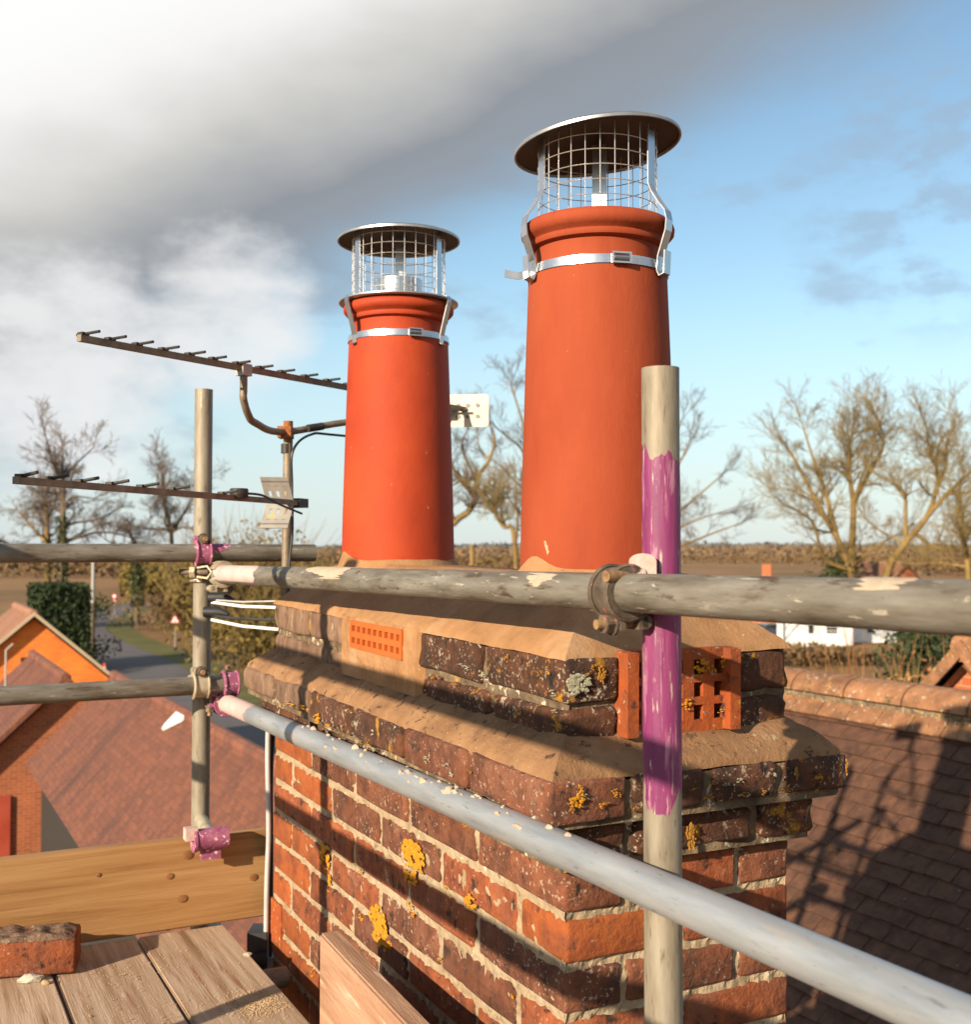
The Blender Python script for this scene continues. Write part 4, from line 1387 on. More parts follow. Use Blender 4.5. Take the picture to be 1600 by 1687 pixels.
mb.poly([(-0.130, 0.02, z_r - 0.2), (0.130, 0.02, z_r - 0.2), (0.125, 0.02, z_r - 0.085), (0, 0.02, z_r + 0.02), (-0.125, 0.02, z_r - 0.085)], (0, Lr - 0.04, 0))
mb.build('ridge_bedding', 'mortar_old', hs)
# row of larger under ridge tiles
for k in range(int(Lr / 0.24)):
    mb = MB()
    c_ = Vector((0, 0.12 + k * 0.24, z_r - 0.052)) + slope * 0.165 + nrmv * 0.036
    mb.box(c_, (0.232, 0.17, 0.014), (Vector((0, 1, 0)), slope, nrmv))
    mb.build('under_ridge_tile', 'ridge_tile', hs)
# lead flashing with a black bracket
mb = MB()
c_ = Vector((0, 7.05 - T0, z_r - 0.03)) + slope * 0.42 + nrmv * 0.045
mb.box(c_, (0.95, 0.26, 0.012), (Vector((0, 1, 0)), slope, nrmv))
mb.build('lead_flashing', 'lead_sheet', hs)
mb = MB()
c_ = Vector((0, 6.52 - T0, z_r - 0.03)) + slope * 0.46 + nrmv * 0.06
mb.box(c_, (0.14, 0.30, 0.09), (Vector((0, 1, 0)), slope, nrmv))
mb.build('gutter_bracket', 'black_plastic', hs)
# neighbour wing beyond the ridge whose tiled gable tip shows
wing = P(1602, 1068, 9.4)
wg = house('tiled_wing', 'orange tiled gable tip rising beyond the mossy ridge', (wing.x, wing.y, 0), (0, 0, YAW - R(90)), 3.0, 2.6, wing.z - 2.6 * math.tan(R(44)) - 0.15, R(44), 'wall_red', 'ridge_tile', over=0.12, verge='ridge_tile')

# ------------------------------------------------------------------ the chimney stack
SLOPE = 0.0165
CX = P(937, 1427, 1.70)
Cw = Vector((CX.x, CX.y, EYE))
st_rot = Matrix.Rotation(YAW, 3, 'Z') @ Matrix.Rotation(SLOPE, 3, 'X')
st_loc = Cw - st_rot @ Vector((0, 0, EYE))
LW, DW = 1.438, 0.4247            # length away from the camera, width to the right
stack = thing('chimney_stack', 'old brick chimney stack with corbelled ledge and lichen', 'chimney', st_loc, st_rot.to_euler())


def SL(p):
    """stack local to world"""
    return st_rot @ Vector(p) + st_loc


random.seed(101)
NB = 12
Hj = -0.463
cz = 0.0743
jt = 0.0105
# mortar core with uneven, slightly smeared face
mb = MB()
zb, zt = EYE + Hj - NB * cz, EYE - 0.385
ins = 0.0034


def core(x, y, z, nx, ny):
    d = 0.0028 * nz3((x * 1.0 + 5, y, z), 24) + 0.0048 * nz3((x, y + 9, z), 70) + 0.0025 * nz3((x, y + 2, z), 150)
    return Vector((x + nx * d, y + ny * d, z))


grid_face(mb, lambda u, v: core(ins, 0.0035 + u * (LW - 0.007), zb + v * (zt - zb), -1, 0), 170, 120)
grid_face(mb, lambda u, v: core(DW - ins, 0.0035 + u * (LW - 0.007), zb + v * (zt - zb), 1, 0), 40, 30)
grid_face(mb, lambda u, v: core(ins + u * (DW - 2 * ins), ins + 0.0022, zb + v * (zt - zb), 0, -1), 60, 120)
grid_face(mb, lambda u, v: core(ins + u * (DW - 2 * ins), LW - ins, zb + v * (zt - zb), 0, 1), 20, 30)
mb.build('mortar', 'mortar_joint', stack)

Ls = LW / 5
Hs = DW / 4


def pick_left(yc):
    f = yc / LW
    r_ = random.random()
    if f > 0.72:
        return 'brick_orange' if r_ < 0.7 else 'brick_red'
    if f > 0.5:
        return ('brick_brown' if r_ < 0.6 else 'brick_red')
    return 'brick_brown' if r_ < 0.5 else 'brick_red'


for k in range(NB):
    z1 = EYE + Hj - k * cz - jt / 2
    z0 = z1 - (cz - jt)
    g2 = jt / 2
    pr = lambda: -random.uniform(0.0, 0.0035)
    if k % 2 == 0:
        for i in range(5):
            a0, a1 = i * Ls + (g2 if i else 0), (i + 1) * Ls - (g2 if i < 4 else 0)
            p_ = pr()
            brick(p_, 0.1, a0, a1, z0, z1, pick_left((a0 + a1) / 2), stack)
            brick(DW - 0.1, DW - p_, a0, a1, z0, z1, 'brick_brown', stack)
        for y0, y1 in ((pr(), 0.1), (LW - 0.1, LW)):
            brick(0.1 + jt, DW - 0.1 - jt, y0, y1, z0, z1, random.choice(('brick_red', 'brick_red', 'brick_brown')), stack)
    else:
        for y0, y1 in ((0.0, 0.1438 - g2), (LW - 0.1438 + g2, LW)):
            p_ = pr()
            ya, yb = (y0 + p_, y1) if y0 == 0.0 else (y0, y1 - p_)
            brick(pr(), DW / 2 - g2, ya, yb, z0, z1, random.choice(('brick_red', 'brick_orange', 'brick_brown')) if y0 == 0.0 else 'brick_orange', stack)
            brick(DW / 2 + g2, DW - pr(), ya, yb, z0, z1, random.choice(('brick_red', 'brick_orange', 'brick_red')), stack)
        for i in range(4):
            a0, a1 = 0.1438 + i * Ls + g2, 0.1438 + (i + 1) * Ls - g2
            p_ = pr()
            brick(p_, 0.1, a0, a1, z0, z1, pick_left((a0 + a1) / 2), stack)
            brick(DW - 0.1, DW - p_, a0, a1, z0, z1, 'brick_brown', stack)
# lower shaft down to the ground
mb = MB()
mb.box((DW / 2, LW / 2, (zb - 0.004) / 2), (DW - 0.004, LW - 0.004, zb - 0.004))
mb.build('lower_shaft', 'wall_red', stack)


def ring_course(x0, x1, y0, y1, z0, z1, n_long, n_short, th, pick, skip=None):
    g2 = 0.006
    Lx = (y1 - y0) / n_long
    for i in range(n_long):
        a0, a1 = y0 + i * Lx + (g2 if i else 0), y0 + (i + 1) * Lx - (g2 if i < n_long - 1 else 0)
        p_ = jit(0.003)
        brick(x0 + p_, x0 + th, a0, a1, z0 + jit(.002), z1 + jit(.002), pick('left', (a0 + a1) / 2), stack)
        brick(x1 - th, x1 - p_, a0, a1, z0, z1, pick('back', (a0 + a1) / 2), stack)
    xs0, xs1 = x0 + th + 0.01, x1 - th - 0.01
    Sx = (xs1 - xs0) / n_short
    for i in range(n_short):
        a0, a1 = xs0 + i * Sx + (g2 if i else 0), xs0 + (i + 1) * Sx - (g2 if i < n_short - 1 else 0)
        p_ = jit(0.003)
        brick(a0, a1, y0 + p_, y0 + th, z0 + jit(.002), z1 + jit(.002), pick('right', a0), stack)
        brick(a0, a1, y1 - th, y1 - p_, z0, z1, pick('far', a0), stack)


def pick_ledge(side, yc):
    if side == 'left':
        return 'brick_pale' if yc > LW * 0.72 else ('brick_brown' if random.random() < 0.35 else 'brick_sooty')
    return 'brick_sooty'


# second corbel and ledge
p2, p1 = 0.032, 0.066
ring_course(-p2, DW + p2, -p2, LW + p2, EYE - 0.456, EYE - 0.393, 5, 1, 0.12, lambda s, y: 'brick_sooty')
ring_course(-p1, DW + p1, -p1, LW + p1, EYE - 0.384, EYE - 0.322, 6, 2, 0.13, pick_ledge)
for pp_, za, zc, mm in ((p2 - 0.010, -0.463, -0.388, 'mortar_old'), (p1 - 0.011, -0.392, -0.330, 'mortar_old')):
    mb = MB()
    x0, x1, y0, y1 = -pp_, DW + pp_, -pp_, LW + pp_
    z0, z1 = EYE + za, EYE + zc
    cf = lambda x, y, z, nx, ny: Vector((x, y, z)) + Vector((nx, ny, 0)) * (0.004 * nz3((x + 3, y, z), 40))
    grid_face(mb, lambda u, v: cf(x0, y0 + u * (y1 - y0), z0 + v * (z1 - z0), -1, 0), 120, 8)
    grid_face(mb, lambda u, v: cf(x1, y0 + u * (y1 - y0), z0 + v * (z1 - z0), 1, 0), 60, 6)
    grid_face(mb, lambda u, v: cf(x0 + u * (x1 - x0), y0, z0 + v * (z1 - z0), 0, -1), 50, 8)
    grid_face(mb, lambda u, v: cf(x0 + u * (x1 - x0), y1, z0 + v * (z1 - z0), 0, 1), 30, 6)
    mb.add([(x0, y0, z0), (x1, y0, z0), (x1, y1, z0), (x0, y1, z0)], [(0, 1, 2, 3)])
    mb.build('bed_mortar', mm, stack)


def skirt(name, m, o_rect, i_rect, zo, zi, lip, amp, cap=False, bulge=0.0):
    """sloping mortar all round: outer rectangle (x0,x1,y0,y1) up to the inner one"""
    mb = MB()

    def rectpt(rc_, s):
        x0, x1, y0, y1 = rc_
        c_ = [(x0, y0), (x0, y1), (x1, y1), (x1, y0)]
        i = int(s) % 4
        f = s - int(s)
        a_, b_ = c_[i], c_[(i + 1) % 4]
        return a_[0] + (b_[0] - a_[0]) * f, a_[1] + (b_[1] - a_[1]) * f

    N, Mv = 320, 14
    segs_ = []
    per = [140, 40, 100, 40]
    ss = []
    for i, n_ in enumerate(per):
        ss += [i + k / n_ for k in range(n_)]
    N = len(ss)
    for j in range(Mv + 1):
        v = j / Mv
        for s in ss:
            xo, yo = rectpt(o_rect, s)
            xi, yi = rectpt(i_rect, s)
            if j == 0:
                x, y, z = xo, yo, zo - lip
            else:
                w = (j - 1) / (Mv - 1)
                x, y = xo + (xi - xo) * w, yo + (yi - yo) * w
                z = zo + (zi - zo) * w + bulge * math.sin(math.pi * w)
                if j == 1:
                    x, y = xo + (xi - xo) * 0.02, yo + (yi - yo) * 0.02
            n_ = amp * (nz3((x, y, z + 2), 9) + 0.6 * nz3((x, y + 4, z), 28) + 0.3 * nz3((x + 7, y, z), 75))
            edge = 1.0 if j > 1 else 0.6
            dx, dy = (x - DW / 2), (y - LW / 2)
            mb.v.append((x + (n_ * 0.8 if j < 3 else 0) * (1 if dx > 0 else -1), y + (n_ * 0.8 if j < 3 else 0) * (1 if dy > 0 else -1), z + n_ * edge))
    for j in range(Mv):
        for k in range(N):
            k2 = (k + 1) % N
            mb.f.append((j * N + k, j * N + k2, (j + 1) * N + k2, (j + 1) * N + k))
    if cap:
        mb.f.append(tuple(Mv * N + k for k in range(N)))
    return mb.build(name, m, stack, True)


# weathering over the ledge
skirt('ledge_weathering', 'mortar_ledge', (-p1 + 0.008, DW + p1 - 0.008, -p1 + 0.008, LW + p1 - 0.008), (0.02, DW - 0.02, 0.02, LW - 0.02), EYE - 0.317, EYE - 0.264, 0.010, 0.005, bulge=0.006)
# upper band, two courses, with air bricks
BT, BB = EYE - 0.153, EYE - 0.290
mb = MB()
cfn = lambda x, y, z, nx, ny: Vector((x, y, z)) + Vector((nx, ny, 0)) * (0.006 * nz3((x + 3, y, z), 30) + 0.003 * nz3((x + 3, y, z), 80))
i3 = 0.006
grid_face(mb, lambda u, v: cfn(i3, i3 + u * (LW - 2 * i3), BB + v * (BT - BB), -1, 0), 170, 16)
grid_face(mb, lambda u, v: cfn(DW - i3, i3 + u * (LW - 2 * i3), BB + v * (BT - BB), 1, 0), 60, 8)
grid_face(mb, lambda u, v: cfn(i3 + u * (DW - 2 * i3), 0.03 if 0.24 < u < 0.73 else i3, BB + v * (BT - BB), 0, -1), 60, 16)
grid_face(mb, lambda u, v: cfn(i3 + u * (DW - 2 * i3), LW - i3, BB + v * (BT - BB), 0, 1), 30, 8)
mb.build('band_mortar', 'mortar_old', stack)


def sy(px):
    """distance along the left face at photo column px"""
    k = (px - 800) / F
    # (C + A*u).x = k*(C + A*u).y
    return (Cw.x - k * Cw.y) / (k * A.y - A.x)


def sx_(px):
    k = (px - 800) / F
    return (k * Cw.y - Cw.x) / (B.x - k * B.y)


def lefth(px, py):
    """height (relative to the eye, at the corner level) of a point of the left face"""
    u = sy(px)
    Y = Cw.y + A.y * u
    return P(px, py, Y).z - EYE - SLOPE * u


up_z1, up_z0 = EYE - 0.157, EYE - 0.226
lo_z1, lo_z0 = EYE - 0.235, EYE - 0.292
vent0, vent1 = sy(676), sy(590)
cuts_u = [0.0, sy(798), sy(690)]
for a0, a1 in ((0.0, sy(803)), (sy(797), sy(692))):
    brick(-0.006, 0.09, a0 + (0.004 if a0 else -0.007), a1 - 0.004, up_z0, up_z1, 'brick_sooty', stack)
for a0, a1 in ((sy(578), sy(513)), (sy(511), LW)):
    brick(-0.006, 0.09, a0 + 0.003, a1 - 0.002, up_z0, up_z1 + 0.004, 'brick_pale', stack)
ed = [0.0, 0.24, 0.50, 0.70, 0.93, 1.19, LW]
for i in range(6):
    brick(-0.003 + jit(.003), 0.09, ed[i] + (0.005 if i else -0.007), ed[i + 1] - 0.005, lo_z0, lo_z1, 'brick_sooty' if i < 3 else 'brick_pale', stack)
for a0, a1 in ((0.09, sx_(1012)), (sx_(1209), DW)):
    for z0, z1 in ((up_z0, up_z1), (lo_z0, lo_z1)):
        if a1 - a0 > 0.012:
            brick(a0 + 0.004, a1 - 0.002, -0.006, 0.09, z0, z1, 'brick_sooty', stack)
for i in range(6):
    brick(DW - 0.09, DW + 0.004, i * LW / 6 + 0.005, (i + 1) * LW / 6 - 0.005, up_z0, up_z1, 'brick_sooty', stack)
# corner brick of the right face
brick(0.0945, sx_(1012), -0.0055, 0.08, lo_z0, lo_z1, 'brick_sooty', stack) if sx_(1012) > 0.12 else None


def vent_plate(mb, u0, u1, z0, z1, cols, rows_, bar, zbar, depth, face, off, edge):
    """pierced plate: frame and bars; face 'left' or 'right'"""
    def bx(ua, ub, za, zb_, d0, d1):
        if face == 'left':
            mb.box(((d0 + d1) / 2, (ua + ub) / 2, (za + zb_) / 2), (abs(d1 - d0), ub - ua, zb_ - za))
        else:
            mb.box(((ua + ub) / 2, (d0 + d1) / 2, (za + zb_) / 2), (ub - ua, abs(d1 - d0), zb_ - za))
    bx(u0, u0 + edge, z0, z1, off, off + depth)
    bx(u1 - edge, u1, z0, z1, off, off + depth)
    cw = (u1 - u0 - 2 * edge + bar) / cols
    for i in range(cols - 1):
        ua = u0 + edge + (i + 1) * cw - bar
        bx(ua, ua + bar, z0 + 0.001, z1 - 0.001, off + 0.001, off + depth)
    zh = (z1 - z0 - 2 * edge + zbar) / rows_
    bx(u0 + edge, u1 - edge, z0, z0 + edge, off + 0.0005, off + depth)
    bx(u0 + edge, u1 - edge, z1 - edge, z1, off + 0.0005, off + depth)
    for j in range(rows_ - 1):
        za = z0 + edge + (j + 1) * zh - zbar
        bx(u0 + edge, u1 - edge, za, za + zbar, off + 0.0005, off + depth)


# new terracotta air brick on the left face, set in fresh mortar
mb = MB()
va, vb = vent0, vent1
vent_z1 = EYE + lefth(632, 1029)
vent_z0 = EYE + lefth(632, 1076)
vent_plate(mb, va, vb, vent_z0, vent_z1, 9, 2, 0.0115, 0.0125, 0.03, 'left', -0.017, 0.010)
vb_ = mb.build('air_brick', 'terracotta_new', stack)
tag(vb_, 'bright new orange terracotta air brick with two rows of holes')
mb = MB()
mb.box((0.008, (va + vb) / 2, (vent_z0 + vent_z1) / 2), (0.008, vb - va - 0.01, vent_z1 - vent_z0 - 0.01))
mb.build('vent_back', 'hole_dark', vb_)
mb = MB()
pa0, pa1 = sy(700), sy(570)


def patch_pt(u, v):
    y = pa0 + u * (pa1 - pa0)
    z = BB + 0.012 + v * (BT + 0.01 - BB - 0.012)
    return Vector((-0.011 + 0.003 * nz3((1, y, z), 25) + (0.010 if u in (0, 1) or v == 0 else 0), y, z))


# mortar patch with an opening for the vent: four strips
for (u0_, u1_, z0_, z1_) in ((pa0, va + 0.002, BB + 0.01, BT), (vb - 0.002, pa1, BB + 0.01, BT), (va, vb, BB + 0.01, vent_z0 + 0.002), (va, vb, vent_z1 - 0.002, BT)):
    def mp_(u, v):
        y, z = u0_ + u * (u1_ - u0_), z0_ + v * (z1_ - z0_)
        e_ = min(1.0, (y - pa0) / 0.012, (pa1 - y) / 0.012)
        return Vector((-0.0125 * e_ + 0.006 * (1 - e_) + 0.0035 * nz3((1, y, z), 22) + 0.002 * nz3((4, y, z), 70), y, z))

    grid_face(mb, mp_, 24, 12)
mb.build('mortar_patch', 'mortar_render', stack)
# old ribbed air brick on the right face
ov0, ov1 = sx_(1018), sx_(1200)
mb = MB()
vent_plate(mb, ov0, ov1, EYE - 0.279, EYE - 0.150, 5, 3, 0.021, 0.012, 0.04, 'right', -0.012, 0.018)
for uu in (ov0 + 0.006, ov1 - 0.012):
    mb.box((uu + 0.003, -0.020, EYE - 0.214), (0.020, 0.020, 0.126))
ov = mb.build('old_air_brick', 'terracotta_old', stack)
tag(ov, 'lichen crusted orange ribbed air brick behind the purple post')
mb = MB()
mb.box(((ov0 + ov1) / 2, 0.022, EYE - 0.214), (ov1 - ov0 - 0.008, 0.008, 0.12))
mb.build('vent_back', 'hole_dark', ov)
# flaunching over the band up to the pots
FT = EYE - 0.043
fl = skirt('flaunching', 'mortar_render', (-0.006, DW - 0.006, -0.004, LW + 0.002), (0.135, DW - 0.135, 0.13, LW - 0.10), EYE - 0.153, FT - 0.006, 0.007, 0.0045, cap=True, bulge=0.004)


# lichen patches on the brick faces
ST_INV = (Matrix.Translation(st_loc) @ st_rot.to_4x4()).inverted()


def on_face(face, px, py, off):
    """stack local point where the pixel's ray meets the face plane moved out by off"""
    e = ST_INV @ Vector((0, 0, EYE))
    d = (ST_INV @ P(px, py, 1.0)) - e
    i = 0 if face == 'left' else 1
    k = (-off - e[i]) / d[i]
    return e + d * k


def lichen(face, px, py, wpx, hpx, m='lichen_yellow', seed=0, off=0.0):
    rr = random.Random(seed + int(px))
    c0 = on_face(face, px, py, off)
    cu = on_face(face, px + wpx, py, off)
    cv = on_face(face, px, py + hpx, off)
    iu = 1 if face == 'left' else 0
    ru, rz = abs(cu[iu] - c0[iu]), abs(cv.z - c0.z)
    mb = MB()
    n_fl = max(9, int(70 * min(1.0, wpx * hpx / 300)))
    for q in range(n_fl):
        a = rr.uniform(0, 2 * math.pi)
        kk = rr.random() ** 0.55
        lim = 1 + 0.35 * mnoise.noise(Vector((math.cos(a) * 1.7 + px, math.sin(a) * 1.7 + py, seed)))
        if hpx * wpx > 90 and kk < 0.30 and rr.random() < 0.75:
            continue
        fu, fz = ru * kk * lim * math.cos(a), rz * kk * lim * math.sin(a)
        fr = rr.uniform(0.15, 0.38) * (1.35 - 0.5 * kk) * max(0.75, 14 / (14 + wpx))
        n6 = 7
        o_ = len(mb.v)
        ph_ = rr.uniform(0, 6)
        for kr, dd_ in ((1.0, 0.0012), (0.80, -0.0004), (0.30, -0.0009)):
            for i in range(n6):
                b_ = 2 * math.pi * i / n6 + ph_
                w = rr.uniform(0.7, 1.2)
                du, dz = fu + ru * fr * kr * w * math.cos(b_), fz + rz * fr * kr * w * math.sin(b_)
                d2 = dd_ - 0.0042 - off + rr.uniform(-.0005, .0005)
                mb.v.append((d2, c0.y + du, c0.z + dz) if face == 'left' else (c0.x + du, d2, c0.z + dz))
        for j in range(2):
            for i in range(n6):
                i2 = (i + 1) % n6
                mb.f.append((o_ + j * n6 + i, o_ + j * n6 + i2, o_ + (j + 1) * n6 + i2, o_ + (j + 1) * n6 + i))
        mb.f.append(tuple(o_ + 2 * n6 + i for i in range(n6)))
    return mb.build('lichen_patch', m, stack, True)


for a in ((683, 1412, 17, 26), (679, 1445, 11, 12), (537, 1407, 9, 20), (545, 1455, 4, 14), (625, 1510, 13, 20), (630, 1540, 12, 20), (643, 1556, 6, 9), (677, 1490, 5, 8), (682, 1505, 4, 7), (777, 1485, 9, 13), (738, 1462, 3, 4),
          (771, 1360, 5, 3), (598, 1512, 4, 5), (729, 1580, 4, 4), (596, 1435, 3, 7), (517, 1602, 3, 6), (846, 1640, 4, 4)):
    lichen('left', *a)
for a in ((948, 1318, 12, 13), (955, 1300, 6, 8), (988, 1328, 8, 6), (1010, 1305, 5, 7)):
    lichen('right', *a, 'lichen_yellow', 3, p1)
for a in ((1310, 1272, 3, 14), (1345, 1280, 9, 8), (1392, 1262, 3, 12), (1225, 1308, 10, 4), (1165, 1312, 9, 5), (1290, 1300, 12, 5), (1320, 1250, 6, 6)):
    lichen('right', *a, 'lichen_ochre', 4, p1)
for a in ((1137, 1375, 8, 22),):
    lichen('right', *a, 'lichen_ochre', 4, p2)
for a in ((480, 1160, 9, 4), (500, 1166, 10, 5), (525, 1185, 7, 9), (545, 1196, 8, 5)):
    lichen('left', *a, 'lichen_yellow', 5, p1)
for a in ((700, 1285, 6, 3), (728, 1298, 7, 4), (740, 1306, 5, 4)):
    lichen('left', *a, 'lichen_ochre', 5, p1)
lichen('right', 950, 1127, 20, 16, 'lichen_grey', 5, 0.006)
rl = random.Random(77)
for k in range(16):
    lichen('right', 935 + k * 29 + rl.uniform(-9, 9), 1345 - k * 3.0 - rl.uniform(0, 34), rl.uniform(3, 8), rl.uniform(2, 6), rl.choice(('lichen_ochre', 'lichen_ochre', 'lichen_grey')), 30 + k, p1)
for k in range(12):
    f_ = rl.random()
    lichen('left', 560 + f_ * 350, 1205 + f_ * 128 + rl.uniform(-24, 8), rl.uniform(2, 6), rl.uniform(2, 6), rl.choice(('lichen_ochre', 'lichen_grey', 'lichen_grey')), 60 + k, p1)
for k in range(10):
    f_ = rl.random()
    lichen('left', 705 + f_ * 215, 1085 + f_ * 60 + rl.uniform(-14, 40), rl.uniform(2, 6), rl.uniform(3, 7), rl.choice(('lichen_ochre', 'lichen_grey')), 90 + k, 0.005)
for a in ((975, 1098, 5, 6), (966, 1112, 4, 5), (990, 1110, 7, 16)):
    lichen('right', *a, 'lichen_ochre', 6, 0.006)
for a in ((1036, 1090, 7, 10), (1030, 1125, 6, 6), (1040, 1178, 8, 8), (1155, 1098, 13, 11), (1172, 1105, 6, 9), (1187, 1172, 6, 5), (1130, 1160, 9, 9), (1190, 1090, 5, 9)):
    lichen('right', *a, 'lichen_yellow', 6, 0.012)
lichen('left', 906, 1105, 3, 6, 'lichen_yellow', 8, 0.005)
lichen('left', 857, 1173, 6, 5, 'lichen_yellow', 9, 0.005)
lichen('left', 838, 1085, 3, 7, 'lichen_ochre', 9, 0.005)

# ------------------------------------------------------------------ pots and cowls
random.seed(201)


def pot(px, Y, base_h, H, label, pm='terracotta', smear=0.02, sa=205):
    c_ = P(px, 908, Y)
    p = thing('chimney_pot', label, 'chimney pot', (c_.x, c_.y, EYE + base_h))
    r0, r1 = 0.1368, 0.1215
    hs_ = H - 0.092
    prof = [(r0 - 0.02, -0.03), (r0, -0.03), (r0, 0.0)]
    for i in range(1, 13):
        f = i / 12
        prof.append((r0 + (r1 - r0) * f ** 1.25, hs_ * f))
    prof += [(r1 - 0.002, hs_ + 0.008), (0.1095, hs_ + 0.014), (0.1085, hs_ + 0.03), (0.110, hs_ + 0.046)]
    mb = MB()
    ir = 0.092
    body = prof + [(ir, hs_ + 0.046), (ir, H - 0.3), (r0 - 0.03, -0.03)]
    mb.lathe(body, 72)
    mb.build('body', pm, p, True)
    mb = MB()
    rim = [(ir, hs_ + 0.0465), (0.112, hs_ + 0.0465), (0.1195, hs_ + 0.050), (0.1215, hs_ + 0.055), (0.1200, hs_ + 0.060), (0.1215, hs_ + 0.062), (0.1285, hs_ + 0.066), (0.1340, hs_ + 0.072), (0.1350, hs_ + 0.080), (0.1325, hs_ + 0.087), (0.127, H), (0.110, H), (ir, H - 0.004)]
    mb.lathe(rim, 72, close=True)
    mb.build('rim', pm, p, True)
    # mortar fillet at the foot
    mb = MB()
    n = 60
    for j, (dr, dz) in enumerate(((0.026, -0.030), (0.014, -0.012), (0.006, -0.002), (0.000, 0.006), (-0.006, 0.006))):
        for k in range(n):
            a = 2 * math.pi * k / n
            w = 1 + 0.6 * mnoise.noise(Vector((math.cos(a) * 2 + px, math.sin(a) * 2, 1.1)))
            rr = r0 + max(dr, -0.006) * w
            zz = dz * (w if dz > 0 else 1)
            if j == 3:
                # a smear running up the side
                bump_ = max(0, math.cos(a - R(sa))) ** 26
                zz += bump_ * smear
                rr = r0 - 0.004 + (0.004 * w if bump_ < 0.02 else 0.0045)
            mb.v.append((rr * math.cos(a), rr * math.sin(a), zz))
    for j in range(4):
        for k in range(n):
            k2 = (k + 1) % n
            mb.f.append((j * n + k, j * n + k2, (j + 1) * n + k2, (j + 1) * n + k))
    mb.build('mortar_fillet', 'mortar_render', p, True)
    return Vector((c_.x, c_.y, EYE + base_h)), hs_


P1, hs1 = pot(656, 2.81, -0.026, 0.626, 'smaller looking terracotta pot nearer the aerials')
P2, hs2 = pot(986, 2.017, -0.036, 0.607, 'larger looking terracotta pot nearer the purple post', 'terracotta_weathered', 0.024, 214)


def strip(mb, pts, side, w, t=0.0022):
    """flat bent strap through pts, width along side"""
    pts = [Vector(p) for p in pts]
    side = Vector(side).normalized()
    o = len(mb.v)
    for i, p in enumerate(pts):
        d = (pts[min(i + 1, len(pts) - 1)] - pts[max(i - 1, 0)]).normalized()
        n_ = d.cross(side).normalized()
        for a_, b_ in ((-1, -1), (1, -1), (1, 1), (-1, 1)):
            mb.v.append(tuple(p + side * (w / 2 * a_) + n_ * (t / 2 * b_)))
    for i in range(len(pts) - 1):
        for k in range(4):
            k2 = (k + 1) % 4
            mb.f.append((o + i * 4 + k, o + i * 4 + k2, o + (i + 1) * 4 + k2, o + (i + 1) * 4 + k))
    mb.f.append((o, o + 1, o + 2, o + 3))
    e = o + (len(pts) - 1) * 4
    mb.f.append((e + 3, e + 2, e + 1, e))


def ang_to_cam(p):
    return math.atan2(-p.y, -p.x)


